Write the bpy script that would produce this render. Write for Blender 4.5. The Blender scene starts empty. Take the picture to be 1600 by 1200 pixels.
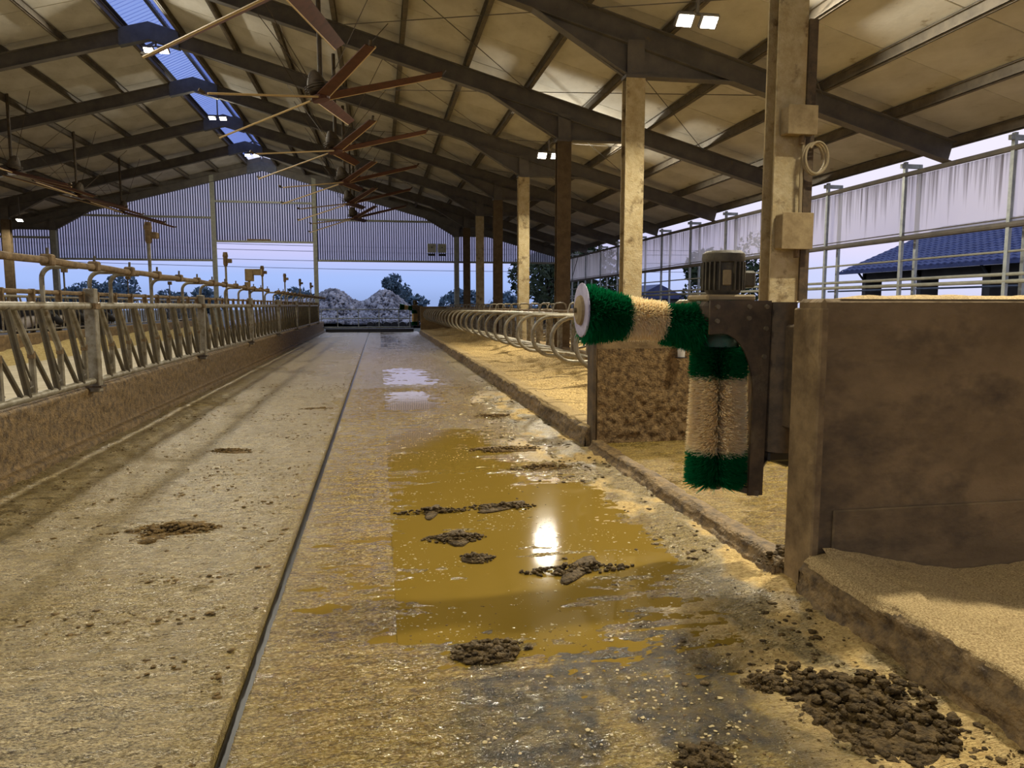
import bpy, bmesh, math, random
import numpy as np
from mathutils import Vector, Matrix
random.seed(7); RNG = np.random.default_rng(7)
sc = bpy.context.scene
COL = sc.collection
PI = math.pi

# ------------------------------------------------------------------ camera
F_PX = 1140.0
PITCH = math.atan(122 / F_PX); YAW = math.atan(208 / F_PX * math.cos(PITCH))
CAM_H = 1.45
cd = bpy.data.cameras.new('camera'); cam = bpy.data.objects.new('camera', cd); COL.objects.link(cam)
cd.sensor_fit = 'HORIZONTAL'; cd.sensor_width = 36.0; cd.lens = 36.0 * F_PX / 1600.0
cd.clip_start = 0.05; cd.clip_end = 2000
cam.location = (0, 0, CAM_H)
cam.rotation_euler = (PI / 2 - PITCH, 0, -YAW)
sc.camera = cam

# ------------------------------------------------------------------ exposure
sc.view_settings.view_transform = 'Standard'; sc.view_settings.look = 'None'
sc.view_settings.gamma = 1.0; sc.view_settings.use_curve_mapping = False
sc.view_settings.exposure = 0.1

def lin(c):
    return tuple(((v / 255) / 12.92 if v / 255 <= 0.04045 else ((v / 255 + 0.055) / 1.055) ** 2.4) for v in c)

# ------------------------------------------------------------------ world: dusk sky
w = bpy.data.worlds.new('dusk_sky'); sc.world = w; w.use_nodes = True
nt = w.node_tree; nt.nodes.clear()
out = nt.nodes.new('ShaderNodeOutputWorld'); bg = nt.nodes.new('ShaderNodeBackground')
tc = nt.nodes.new('ShaderNodeTexCoord'); sep = nt.nodes.new('ShaderNodeSeparateXYZ')
nt.links.new(tc.outputs['Generated'], sep.inputs[0])
ramp = nt.nodes.new('ShaderNodeValToRGB')
ramp.color_ramp.interpolation = 'EASE'
els = ramp.color_ramp.elements
stops = [(0.0, (146, 168, 218)), (0.035, (164, 188, 244)), (0.075, (200, 200, 243)), (0.13, (222, 222, 250)),
         (0.26, (222, 230, 252)), (0.6, (172, 194, 240)), (1.0, (140, 168, 228))]
els[0].position = 0.0; els[0].color = lin(stops[0][1]) + (1,)
els[1].position = 1.0; els[1].color = lin(stops[-1][1]) + (1,)
for p, c in stops[1:-1]:
    e = els.new(p); e.color = lin(c) + (1,)
nt.links.new(sep.outputs['Z'], ramp.inputs[0])
# the afterglow: warmer towards +X, where the sun went down
mp = nt.nodes.new('ShaderNodeMapRange'); mp.inputs['From Min'].default_value = 0.2; mp.inputs['From Max'].default_value = 0.9
mp.inputs['To Min'].default_value = 0.0; mp.inputs['To Max'].default_value = 0.75
nt.links.new(sep.outputs['X'], mp.inputs['Value'])
mx = nt.nodes.new('ShaderNodeMixRGB'); mx.blend_type = 'MIX'
mx.inputs['Color2'].default_value = lin((252, 240, 250)) + (1,)
nt.links.new(mp.outputs[0], mx.inputs['Fac']); nt.links.new(ramp.outputs[0], mx.inputs['Color1'])
nt.links.new(mx.outputs[0], bg.inputs['Color']); bg.inputs['Strength'].default_value = 1.0
nt.links.new(bg.outputs[0], out.inputs[0])

# ------------------------------------------------------------------ barn lamps (light part; their housings come with the fixtures)
WARM = (1.0, 0.92, 0.74)
def area(loc, tilt_y, power, size=0.5, size_y=0.25, tilt_x=0.0):
    """flood lamp light, facing down and tilted towards -Y by tilt_y (and towards -X by tilt_x), degrees"""
    ld = bpy.data.lights.new('flood_light', 'AREA'); ld.shape = 'RECTANGLE'; ld.size = size; ld.size_y = size_y
    ld.energy = power; ld.color = WARM
    o = bpy.data.objects.new('flood_light', ld); COL.objects.link(o); o.location = loc
    o.rotation_euler = (-math.radians(tilt_y), math.radians(tilt_x), 0)
    return o
# (x, y, z, tilt, power)
RIDGE_X = -5.9
LAMPS_RIDGE = [(RIDGE_X, -7.0, 8.25), (RIDGE_X, 2.6, 8.25), (RIDGE_X, 12.2, 8.25), (-5.74, 21.75, 8.25), (-5.78, 29.6, 8.4), (-5.65, 36.3, 8.38)]  # the first is an unseen lamp, added to lift the wall and brush fronts
LAMPS_RIGHT = [(4.7, 5.0, 5.6), (4.7, 10.6, 5.62), (4.7, 20.2, 5.57)]
LAMPS_LEFT = [(-15.3, 16.4, 5.2), (-15.3, 35.6, 5.15)]
for i, (x, y, z) in enumerate(LAMPS_RIDGE): area((x, y - 0.02, z - 0.05), [25, 25, 25, 25, 20, -25][i], [420, 420, 420, 400, 260, 220][i])
for (x, y, z) in LAMPS_RIGHT: area((x, y - 0.02, z - 0.05), 42, 500)
for (x, y, z) in LAMPS_LEFT: area((x, y - 0.02, z - 0.05), 30, 150)

# ================================================================== helpers
def vnoise(x, y, seed=0):
    x = np.asarray(x, float); y = np.asarray(y, float)
    xi = np.floor(x).astype(np.int64); yi = np.floor(y).astype(np.int64)
    xf = x - xi; yf = y - yi
    u = xf * xf * (3 - 2 * xf); v = yf * yf * (3 - 2 * yf)
    def h(a, b):
        n = (a * 374761393 + b * 668265263 + seed * 982451653) & 0x7fffffff
        n = ((n ^ (n >> 13)) * 1274126177) & 0x7fffffff
        return ((n ^ (n >> 16)) & 0xffff) / 65535.0
    return (h(xi, yi) * (1 - u) + h(xi + 1, yi) * u) * (1 - v) + (h(xi, yi + 1) * (1 - u) + h(xi + 1, yi + 1) * u) * v
def fbm(x, y, seed=0, octv=4, gain=0.5):
    s = 0; a = 1; t = 0
    for i in range(octv):
        s = s + a * vnoise(x * 2 ** i, y * 2 ** i, seed + i * 17); t += a; a *= gain
    return s / t          # 0..1

ORD = ['first', 'second', 'third', 'fourth', 'fifth', 'sixth', 'seventh', 'eighth', 'ninth', 'tenth', 'eleventh', 'twelfth',
       'thirteenth', 'fourteenth', 'fifteenth', 'sixteenth', 'seventeenth', 'eighteenth', 'nineteenth', 'twentieth', 'twenty-first',
       'twenty-second', 'twenty-third', 'twenty-fourth', 'twenty-fifth', 'twenty-sixth', 'twenty-seventh', 'twenty-eighth']

def tag(o, label=None, cat=None, group=None, kind=None):
    if label: o['label'] = label
    if cat: o['category'] = cat
    if group: o['group'] = group
    if kind: o['kind'] = kind
    return o
def thing(name, label, cat, loc=(0, 0, 0), rz=0.0, group=None, kind=None):
    o = bpy.data.objects.new(name, None); COL.objects.link(o); o.location = loc; o.rotation_euler = (0, 0, rz)
    o.empty_display_size = 0.1
    return tag(o, label, cat, group, kind)
def copy_tree(o, parent=None):
    c = o.copy(); COL.objects.link(c)
    if parent is not None: c.parent = parent
    for ch in list(o.children):
        copy_tree(ch, c)
    return c

class MB:
    def __init__(s): s.v = []; s.f = []
    def add(s, vs, fs):
        n = len(s.v); s.v += [tuple(p) for p in vs]; s.f += [tuple(i + n for i in q) for q in fs]; return s
    def box(s, x0, x1, y0, y1, z0, z1):
        return s.add([(x0, y0, z0), (x1, y0, z0), (x1, y1, z0), (x0, y1, z0), (x0, y0, z1), (x1, y0, z1), (x1, y1, z1), (x0, y1, z1)],
                     [(0, 3, 2, 1), (4, 5, 6, 7), (0, 1, 5, 4), (1, 2, 6, 5), (2, 3, 7, 6), (3, 0, 4, 7)])
    def bevbox(s, x0, x1, y0, y1, z0, z1, b=0.01):
        bm = bmesh.new(); bmesh.ops.create_cube(bm, size=1)
        for v in bm.verts:
            v.co = Vector(((x0 + x1) / 2 + v.co.x * (x1 - x0), (y0 + y1) / 2 + v.co.y * (y1 - y0), (z0 + z1) / 2 + v.co.z * (z1 - z0)))
        bmesh.ops.bevel(bm, geom=list(bm.edges), offset=b, segments=1, affect='EDGES')
        bm.verts.index_update()
        s.add([v.co for v in bm.verts], [[v.index for v in fc.verts] for fc in bm.faces]); bm.free(); return s
    def beam(s, a, b, wd, ht, up=(0, 0, 1)):
        """box along a->b; wd sideways, ht along up"""
        a = Vector(a); b = Vector(b); d = (b - a).normalized(); up = Vector(up)
        sd = d.cross(up).normalized(); u = sd.cross(d).normalized()
        vs = []
        for p in (a, b):
            for i, j in ((-1, -1), (1, -1), (1, 1), (-1, 1)):
                vs.append(p + sd * (i * wd / 2) + u * (j * ht / 2))
        return s.add(vs, [(0, 1, 2, 3), (7, 6, 5, 4), (0, 4, 5, 1), (1, 5, 6, 2), (2, 6, 7, 3), (3, 7, 4, 0)])
    def ibeam(s, a, b, wd, ht, tw=0.012, tf=0.018, up=(0, 0, 1)):
        a = Vector(a); b = Vector(b); d = (b - a).normalized(); sd = d.cross(Vector(up)).normalized(); u = sd.cross(d).normalized()
        off = u * (ht / 2 - tf / 2)
        s.beam(a + off, b + off, wd, tf, up); s.beam(a - off, b - off, wd, tf, up); s.beam(a, b, tw, ht - 2 * tf, up)
        return s
    def tube(s, path, r, n=8, cap=True):
        pts = [Vector(p) for p in path]; k = len(pts)
        rr = r if isinstance(r, (list, tuple)) else [r] * k
        tang = []
        for i in range(k):
            t = (pts[min(i + 1, k - 1)] - pts[max(i - 1, 0)]); tang.append(t.normalized())
        ref = Vector((0, 0, 1)) if abs(tang[0].z) < 0.9 else Vector((1, 0, 0))
        nx = tang[0].cross(ref).normalized(); vs = []
        for i in range(k):
            nx = (nx - tang[i] * nx.dot(tang[i])).normalized(); ny = tang[i].cross(nx)
            for j in range(n):
                a = 2 * PI * j / n; vs.append(pts[i] + (nx * math.cos(a) + ny * math.sin(a)) * rr[i])
        fs = []
        for i in range(k - 1):
            for j in range(n):
                a = i * n + j; b = i * n + (j + 1) % n; fs.append((a, b, b + n, a + n))
        if cap:
            fs.append(tuple(range(n - 1, -1, -1))); fs.append(tuple((k - 1) * n + j for j in range(n)))
        return s.add(vs, fs)
    def lathe(s, prof, c=(0, 0, 0), axis='z', n=20, cap=True):
        """prof: list of (r, h) along the axis"""
        vs = []
        for r, h in prof:
            for j in range(n):
                a = 2 * PI * j / n; p = (r * math.cos(a), r * math.sin(a), h)
                if axis == 'x': p = (h, p[0], p[1])
                elif axis == 'y': p = (p[1], h, p[0])
                vs.append((p[0] + c[0], p[1] + c[1], p[2] + c[2]))
        fs = []
        for i in range(len(prof) - 1):
            for j in range(n):
                a = i * n + j; b = i * n + (j + 1) % n; fs.append((a, b, b + n, a + n))
        if cap:
            fs.append(tuple(range(n - 1, -1, -1))); fs.append(tuple((len(prof) - 1) * n + j for j in range(n)))
        return s.add(vs, fs)
    def prism(s, poly, y0, y1):
        """polygon in XZ extruded along Y"""
        n = len(poly); vs = [(x, y0, z) for x, z in poly] + [(x, y1, z) for x, z in poly]
        fs = [tuple(range(n)), tuple(range(2 * n - 1, n - 1, -1))] + [(i, i + n, (i + 1) % n + n, (i + 1) % n) for i in range(n)]
        return s.add(vs, fs)
    def mesh(s, name='m'):
        m = bpy.data.meshes.new(name); m.from_pydata(s.v, [], s.f); m.update(); return m
    def build(s, name, mat, parent=None, smooth=False, local=False, fix=True):
        m = s.mesh(name)
        if fix:
            bm = bmesh.new(); bm.from_mesh(m); bmesh.ops.recalc_face_normals(bm, faces=bm.faces); bm.to_mesh(m); bm.free()
        if smooth: smooth_mesh(m)
        return link(name, m, mat, parent, local)
def smooth_mesh(m, ang=40):
    m.polygons.foreach_set('use_smooth', [True] * len(m.polygons))
    try: m.set_sharp_from_angle(angle=math.radians(ang))
    except Exception: pass
def link(name, m, mat, parent=None, local=False):
    o = bpy.data.objects.new(name, m); COL.objects.link(o)
    if mat: m.materials.append(MAT[mat])
    if parent is not None:
        o.parent = parent
        if not local and parent.type == 'EMPTY' and parent.parent is None: o.location = -parent.location
    return o
def grid_mesh(name, X, Y, Z, attrs=None):
    """structured grid of arrays shape (ny,nx)"""
    ny, nx = X.shape
    co = np.stack([X, Y, Z], -1).reshape(-1, 3)
    idx = np.arange(ny * nx).reshape(ny, nx)
    q = np.stack([idx[:-1, :-1], idx[:-1, 1:], idx[1:, 1:], idx[1:, :-1]], -1).reshape(-1, 4)
    m = bpy.data.meshes.new(name); m.vertices.add(len(co)); m.vertices.foreach_set('co', co.ravel())
    m.loops.add(q.size); m.loops.foreach_set('vertex_index', q.ravel().astype(np.int32))
    m.polygons.add(len(q)); m.polygons.foreach_set('loop_start', np.arange(0, q.size, 4, dtype=np.int32))
    m.polygons.foreach_set('loop_total', np.full(len(q), 4, np.int32)); m.update(); m.validate()
    m.polygons.foreach_set('use_smooth', [True] * len(m.polygons))
    for k, a in (attrs or {}).items():
        at = m.attributes.new(k, 'FLOAT', 'POINT'); at.data.foreach_set('value', a.ravel().astype(np.float32))
    return m

# ================================================================== materials
MAT = {}
def mat(name, c1, c2=None, scale=6.0, rough=0.7, rough2=None, metal=0.0, bump=0.0, bscale=None, c3=None, c3scale=1.5, c3amt=0.5,
        stretch=(1, 1, 1), spec=0.5, detail=5, emit=None, estr=0):
    m = bpy.data.materials.new(name); m.use_nodes = True; MAT[name] = m
    n = m.node_tree.nodes; l = m.node_tree.links; b = n['Principled BSDF']
    b.inputs['Roughness'].default_value = rough; b.inputs['Metallic'].default_value = metal
    b.inputs['Specular IOR Level'].default_value = spec
    b.inputs['Base Color'].default_value = lin(c1) + (1,)
    tcn = n.new('ShaderNodeTexCoord'); mpn = n.new('ShaderNodeMapping'); mpn.inputs['Scale'].default_value = stretch
    l.new(tcn.outputs['Object'], mpn.inputs[0])
    if c2:
        nz = n.new('ShaderNodeTexNoise'); nz.inputs['Scale'].default_value = scale; nz.inputs['Detail'].default_value = detail
        nz.inputs['Roughness'].default_value = 0.65
        l.new(mpn.outputs[0], nz.inputs['Vector'])
        r = n.new('ShaderNodeValToRGB'); r.color_ramp.elements[0].position = 0.35; r.color_ramp.elements[1].position = 0.65
        r.color_ramp.elements[0].color = lin(c1) + (1,); r.color_ramp.elements[1].color = lin(c2) + (1,)
        l.new(nz.outputs['Fac'], r.inputs[0]); col = r.outputs[0]
        if c3:
            nz3 = n.new('ShaderNodeTexNoise'); nz3.inputs['Scale'].default_value = c3scale; nz3.inputs['Detail'].default_value = 6
            nz3.inputs['Roughness'].default_value = 0.7
            l.new(mpn.outputs[0], nz3.inputs['Vector'])
            r3 = n.new('ShaderNodeValToRGB'); r3.color_ramp.elements[0].position = c3amt; r3.color_ramp.elements[1].position = min(1, c3amt + 0.12)
            r3.color_ramp.elements[0].color = (0, 0, 0, 1); r3.color_ramp.elements[1].color = (1, 1, 1, 1)
            l.new(nz3.outputs['Fac'], r3.inputs[0])
            mm = n.new('ShaderNodeMixRGB'); mm.inputs['Color2'].default_value = lin(c3) + (1,)
            l.new(r3.outputs[0], mm.inputs['Fac']); l.new(col, mm.inputs['Color1']); col = mm.outputs[0]
        l.new(col, b.inputs['Base Color'])
        if rough2 is not None:
            mr = n.new('ShaderNodeMapRange'); mr.inputs['To Min'].default_value = rough; mr.inputs['To Max'].default_value = rough2
            mr.inputs['From Min'].default_value = 0.35; mr.inputs['From Max'].default_value = 0.65
            l.new(nz.outputs['Fac'], mr.inputs['Value']); l.new(mr.outputs[0], b.inputs['Roughness'])
    if bump:
        nb = n.new('ShaderNodeTexNoise'); nb.inputs['Scale'].default_value = bscale or scale * 4; nb.inputs['Detail'].default_value = 4
        l.new(mpn.outputs[0], nb.inputs['Vector'])
        bp = n.new('ShaderNodeBump'); bp.inputs['Strength'].default_value = bump; bp.inputs['Distance'].default_value = 0.02
        l.new(nb.outputs['Fac'], bp.inputs['Height']); l.new(bp.outputs[0], b.inputs['Normal'])
    if emit:
        b.inputs['Emission Color'].default_value = lin(emit) + (1,); b.inputs['Emission Strength'].default_value = estr
    return m
def translucent(name, col, tcol, transp, rough=0.5, streak=None):
    m = bpy.data.materials.new(name); m.use_nodes = True; MAT[name] = m
    n = m.node_tree.nodes; l = m.node_tree.links; n.remove(n['Principled BSDF']); o = n['Material Output']
    d = n.new('ShaderNodeBsdfDiffuse'); d.inputs[0].default_value = lin(col) + (1,)
    t = n.new('ShaderNodeBsdfTranslucent'); t.inputs[0].default_value = lin(tcol) + (1,)
    m1 = n.new('ShaderNodeMixShader'); m1.inputs[0].default_value = 0.65; l.new(d.outputs[0], m1.inputs[1]); l.new(t.outputs[0], m1.inputs[2])
    p = n.new('ShaderNodeBsdfTransparent'); p.inputs[0].default_value = lin(tcol) + (1,)
    m2 = n.new('ShaderNodeMixShader'); m2.inputs[0].default_value = transp; l.new(m1.outputs[0], m2.inputs[1]); l.new(p.outputs[0], m2.inputs[2])
    l.new(m2.outputs[0], o.inputs[0])
    if streak:
        tcn = n.new('ShaderNodeTexCoord'); mpn = n.new('ShaderNodeMapping'); mpn.inputs['Scale'].default_value = streak[1]
        l.new(tcn.outputs['Object'], mpn.inputs[0]); nz = n.new('ShaderNodeTexNoise'); nz.inputs['Scale'].default_value = 1.0; nz.inputs['Detail'].default_value = 5
        l.new(mpn.outputs[0], nz.inputs[0])
        r = n.new('ShaderNodeValToRGB'); r.color_ramp.elements[0].position = 0.42; r.color_ramp.elements[1].position = 0.72
        r.color_ramp.elements[0].color = lin(tcol) + (1,); r.color_ramp.elements[1].color = lin(streak[0]) + (1,)
        sz = n.new('ShaderNodeSeparateXYZ'); l.new(tcn.outputs['Object'], sz.inputs[0])
        mz = n.new('ShaderNodeMapRange'); mz.inputs['From Min'].default_value = 2.9; mz.inputs['From Max'].default_value = 4.0
        mz.inputs['To Min'].default_value = -0.22; mz.inputs['To Max'].default_value = 0.06; l.new(sz.outputs['Z'], mz.inputs['Value'])
        ad = n.new('ShaderNodeMath'); l.new(nz.outputs['Fac'], ad.inputs[0]); l.new(mz.outputs[0], ad.inputs[1])
        l.new(ad.outputs[0], r.inputs[0])
        for nd in (d, t, p): l.new(r.outputs[0], nd.inputs[0])
    return m

mat('steel_dark', (92, 88, 84), (112, 106, 98), 3, 0.75, bump=0.15, c3=(118, 104, 82), c3scale=5, c3amt=0.6)
mat('steel_blue', (78, 80, 84), (96, 98, 102), 3, 0.6)
mat('post_paint', (196, 180, 140), (172, 152, 108), 8, 0.85, bump=0.5, bscale=40, c3=(112, 92, 60), c3scale=3.2, c3amt=0.55)
mat('post_grey', (160, 160, 146), (140, 140, 126), 6, 0.7)
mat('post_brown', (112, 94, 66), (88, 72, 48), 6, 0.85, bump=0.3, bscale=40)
mat('purlin', (98, 90, 78), (124, 114, 98), 4, 0.7)
mat('panel', (216, 212, 202), (192, 187, 174), 1.1, 0.9, c3=(140, 124, 96), c3scale=2.3, c3amt=0.62, stretch=(1, 0.6, 1), bump=0.1, bscale=30)
mat('roof_outer', (70, 66, 60), None, rough=0.9)
mat('galv', (158, 152, 134), (118, 108, 84), 9, 0.5, metal=0.35, bump=0.1, c3=(104, 86, 56), c3scale=6, c3amt=0.55)
mat('galv_dark', (84, 80, 70), (108, 98, 76), 9, 0.55, metal=0.35)
mat('galv_clean', (165, 170, 170), (140, 146, 146), 8, 0.5, metal=0.3)
mat('rail_dirty', (134, 112, 78), (96, 76, 48), 14, 0.85, bump=0.5, bscale=50)
mat('concrete', (142, 118, 80), (112, 92, 60), 3.2, 0.88, bump=0.6, bscale=26, c3=(84, 70, 48), c3scale=1.1, c3amt=0.53, stretch=(0.6, 1, 1))
mat('concrete_edge', (146, 122, 82), (104, 84, 54), 7, 0.9, bump=0.4, bscale=30)
mat('caked', (150, 122, 78), (78, 58, 30), 22, 0.9, bump=0.8, bscale=60)
mat('kerb_dung', (136, 110, 66), (72, 55, 28), 16, 0.7, bump=0.8, bscale=55)
mat('sawdust', (138, 108, 60), (222, 196, 140), 130, 0.95, detail=3, bump=0.7, bscale=240, c3=(112, 88, 46), c3scale=2.2, c3amt=0.63)
mat('sawdust_bed', (126, 98, 50), (228, 198, 132), 38, 0.95, detail=4, bump=0.9, bscale=60, c3=(104, 80, 40), c3scale=26, c3amt=0.6)
mat('dung', (98, 76, 32), (50, 37, 13), 30, 0.6, rough2=0.85, bump=0.9, bscale=70, spec=0.3)
mat('dung_dry', (128, 100, 48), (66, 50, 22), 30, 0.8, spec=0.3, bump=0.9, bscale=80)
mat('froth', (190, 172, 120), (150, 128, 78), 20, 0.6)
mat('rubber', (38, 36, 33), None, rough=0.3)
mat('iron', (96, 78, 52), (62, 50, 34), 9, 0.7, bump=0.2, c3=(110, 96, 68), c3scale=4, c3amt=0.6)
mat('iron_green', (30, 92, 66), (74, 66, 46), 6, 0.6, bump=0.2)
mat('motor', (96, 86, 62), (66, 58, 42), 10, 0.7, bump=0.2)
mat('bolt', (120, 108, 84), None, rough=0.5, metal=0.6)
mat('core', (40, 34, 22), None, rough=0.9)
mat('disc', (188, 182, 200), (150, 142, 160), 12, 0.45)
mat('box_beige', (158, 138, 98), (128, 108, 72), 7, 0.8, bump=0.2, c3=(180, 168, 136), c3scale=5, c3amt=0.62)
mat('box_white', (196, 196, 180), (170, 170, 150), 5, 0.7)
mat('cable', (150, 134, 100), None, rough=0.7)
mat('fan_red', (100, 60, 46), (80, 48, 36), 5, 0.7)
mat('fan_edge', (206, 180, 128), None, rough=0.6)
mat('fan_steel', (92, 78, 58), (66, 56, 42), 8, 0.7)
mat('lens', (255, 255, 250), None, emit=(255, 250, 232), estr=30)
mat('sheet_rib', (178, 176, 184), None, rough=0.7)
mat('feed', (190, 170, 112), (150, 128, 72), 18, 0.95, bump=0.8, bscale=60)
mat('passage', (196, 186, 160), (172, 160, 132), 3, 0.8, bump=0.1)
mat('ground', (96, 92, 76), (76, 74, 58), 0.3, 0.95)
mat('stone', (190, 186, 186), (104, 102, 108), 1.2, 0.9, detail=2)
mat('stone_base', (90, 88, 92), None, rough=0.95)
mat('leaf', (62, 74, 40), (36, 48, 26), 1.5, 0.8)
mat('leaf_haze', (90, 112, 126), (66, 88, 104), 0.6, 0.9)  # far foliage: the bluish haze of distance is mixed into the leaf colour
mat('bark', (62, 52, 40), None, rough=0.9)
mat('tile_blue', (66, 76, 120), (50, 58, 98), 2, 0.6)
mat('barn_wall', (92, 88, 84), (74, 70, 66), 1, 0.9)
mat('wire', (120, 122, 140), None, rough=0.6)
mat('hide_black', (22, 20, 20), (222, 214, 200), 1.1, 0.8, detail=1)
mat('white_plastic', (210, 205, 190), None, rough=0.5)
translucent('sky_sheet', (190, 204, 240), (186, 204, 252), 0.45)
translucent('valley_shade', (44, 46, 74), (52, 56, 104), 0.03)  # valleys between the ribs: their shade and blue backlight are put into the colour
translucent('rib_clear', (215, 214, 218), (232, 230, 244), 0.30)
translucent('curtain', (214, 208, 206), (246, 242, 246), 0.34, streak=((128, 120, 114), (1, 20, 0.5)))
translucent('bristle_green', (16, 116, 66), (10, 96, 54), 0.0)
translucent('bristle_cream', (250, 236, 200), (250, 230, 180), 0.0)
for _m in ('bristle_green', 'bristle_cream'):
    for _n in MAT[_m].node_tree.nodes:
        if _n.type == 'MIX_SHADER' and _n.inputs[0].default_value > 0.5: _n.inputs[0].default_value = 0.4
_r = MAT['hide_black'].node_tree.nodes
for nd in _r:
    if nd.type == 'VALTORGB': nd.color_ramp.elements[0].position = 0.53; nd.color_ramp.elements[1].position = 0.56

def floor_material():
    m = bpy.data.materials.new('alley_slurry'); m.use_nodes = True; MAT['alley'] = m
    n = m.node_tree.nodes; l = m.node_tree.links; b = n['Principled BSDF']
    tcn = n.new('ShaderNodeTexCoord')
    def noise(scale, stretch=(1, 1, 1), det=5, rgh=0.65):
        mp_ = n.new('ShaderNodeMapping'); mp_.inputs['Scale'].default_value = stretch; l.new(tcn.outputs['Object'], mp_.inputs[0])
        z = n.new('ShaderNodeTexNoise'); z.inputs['Scale'].default_value = scale; z.inputs['Detail'].default_value = det
        z.inputs['Roughness'].default_value = rgh; l.new(mp_.outputs[0], z.inputs['Vector']); return z.outputs['Fac']
    def att(nm):
        a = n.new('ShaderNodeAttribute'); a.attribute_name = nm; return a.outputs['Fac']
    def ramp(fac, p0, p1, c0, c1):
        r = n.new('ShaderNodeValToRGB'); r.color_ramp.elements[0].position = p0; r.color_ramp.elements[1].position = p1
        r.color_ramp.elements[0].color = c0; r.color_ramp.elements[1].color = c1; l.new(fac, r.inputs[0]); return r.outputs[0]
    def mix(f, a, c):
        x = n.new('ShaderNodeMixRGB'); l.new(f, x.inputs['Fac'])
        for s, k in ((a, 'Color1'), (c, 'Color2')):
            if isinstance(s, tuple): x.inputs[k].default_value = s
            else: l.new(s, x.inputs[k])
        return x.outputs[0]
    L = lambda c: lin(c) + (1,)
    dry = ramp(noise(16, (0.5, 1.8, 1), 10, 0.8), 0.45, 0.56, L((58, 44, 20)), L((164, 142, 96)))
    wet = ramp(noise(14, (0.5, 1.8, 1), 9, 0.75), 0.43, 0.57, L((88, 68, 14)), L((146, 120, 46)))
    matc = ramp(noise(14, (1, 1, 1), 6), 0.4, 0.62, L((44, 42, 38)), L((98, 84, 50)))
    saw = ramp(noise(40, (1, 1, 1), 4), 0.35, 0.65, L((168, 136, 74)), L((214, 184, 116)))
    spk = ramp(noise(95, (0.8, 1.3, 1), 3, 0.6), 0.40, 0.62, L((62, 46, 20)), L((214, 196, 146)))
    spw = ramp(noise(80, (0.7, 1.4, 1), 3, 0.6), 0.46, 0.66, L((92, 71, 16)), L((200, 178, 104)))
    half = n.new('ShaderNodeValue'); half.outputs[0].default_value = 0.5
    hw = n.new('ShaderNodeValue'); hw.outputs[0].default_value = 0.45
    dry = mix(half.outputs[0], dry, spk); wet = mix(hw.outputs[0], wet, spw)
    c = mix(att('wet'), dry, wet); c = mix(att('mat'), c, matc); c = mix(att('saw'), c, saw)
    l.new(c, b.inputs['Base Color'])
    rg = n.new('ShaderNodeMapRange'); rg.inputs['To Min'].default_value = 0.34; rg.inputs['To Max'].default_value = 0.15
    l.new(att('wet'), rg.inputs['Value'])
    rs = n.new('ShaderNodeMath'); rs.operation = 'MULTIPLY_ADD'; l.new(att('saw'), rs.inputs[0]); rs.inputs[1].default_value = 0.5
    l.new(rg.outputs[0], rs.inputs[2])
    l.new(rs.outputs[0], b.inputs['Roughness'])
    b.inputs['Specular IOR Level'].default_value = 0.5
    bp = n.new('ShaderNodeBump'); bp.inputs['Strength'].default_value = 1.0; bp.inputs['Distance'].default_value = 0.02
    l.new(noise(70, (0.7, 1.4, 1), 3), bp.inputs['Height']); l.new(bp.outputs[0], b.inputs['Normal'])
def water_material():
    m = bpy.data.materials.new('slurry_water'); m.use_nodes = True; MAT['slurry_water'] = m
    n = m.node_tree.nodes; l = m.node_tree.links; b = n['Principled BSDF']
    b.inputs['Base Color'].default_value = lin((124, 101, 40)) + (1,); b.inputs['Roughness'].default_value = 0.06
    b.inputs['IOR'].default_value = 1.33
    tcn = n.new('ShaderNodeTexCoord'); z = n.new('ShaderNodeTexNoise'); z.inputs['Scale'].default_value = 7; z.inputs['Detail'].default_value = 3
    l.new(tcn.outputs['Object'], z.inputs['Vector']); bp = n.new('ShaderNodeBump'); bp.inputs['Strength'].default_value = 0.06
    bp.inputs['Distance'].default_value = 0.01; l.new(z.outputs['Fac'], bp.inputs['Height']); l.new(bp.outputs[0], b.inputs['Normal'])
floor_material(); water_material()

# ================================================================== SETTING
FR = [7.4 + 4.8 * k for k in range(-4, 8)]          # frame positions along the barn
YEND = FR[-1]
SLOPE = 0.274
APEX = 8.95; EAVE_X = 10.75; EAVE_XL = 2 * RIDGE_X - EAVE_X
def ztop(x): return APEX - SLOPE * abs(x - RIDGE_X)   # top of the rafters
POST_X = 4.3; POST_XL = 2 * RIDGE_X - POST_X

# --- alley floor with scraped slurry relief
def sstep(a, b, x): t = np.clip((x - a) / (b - a), 0, 1); return t * t * (3 - 2 * t)
ys = np.concatenate([np.arange(-2.0, 1.6, 0.06), np.arange(1.6, 6.5, 0.0125), np.arange(6.5, 13, 0.03), np.arange(13, 41.8, 0.09)])
g0, g1 = -0.556, -0.506
xs = np.concatenate([np.arange(-3.02, g0 - 0.008, 0.02), [g0 - 0.002, g0, g0 + 0.006, (g0 + g1) / 2, g1 - 0.006, g1, g1 + 0.002], np.arange(g1 + 0.012, 0.04, 0.02), [0.048, 0.052], np.arange(0.07, 2.10, 0.018)])
X, Y = np.meshgrid(xs, ys)
ridge = fbm(X * 2.2, Y * 16, 3, 4, 0.6) - 0.5
fine = fbm(X * 22, Y * 34, 9, 3) - 0.5
big = fbm(X * 1.3, Y * 1.0, 21, 3) - 0.5
rid2 = np.abs(fbm(X * 3.0, Y * 11, 103, 4, 0.6) - 0.5) * 2
Z = 0.022 * ridge + 0.016 * fine + 0.008 * big + 0.012 * (0.35 - rid2)
right_lane = sstep(0.044, 0.056, X)
pud = np.exp(-((X - 0.55) / 0.75) ** 2) * sstep(2.5, 3.3, Y) * (1 - sstep(7.5, 9.5, Y))
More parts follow.
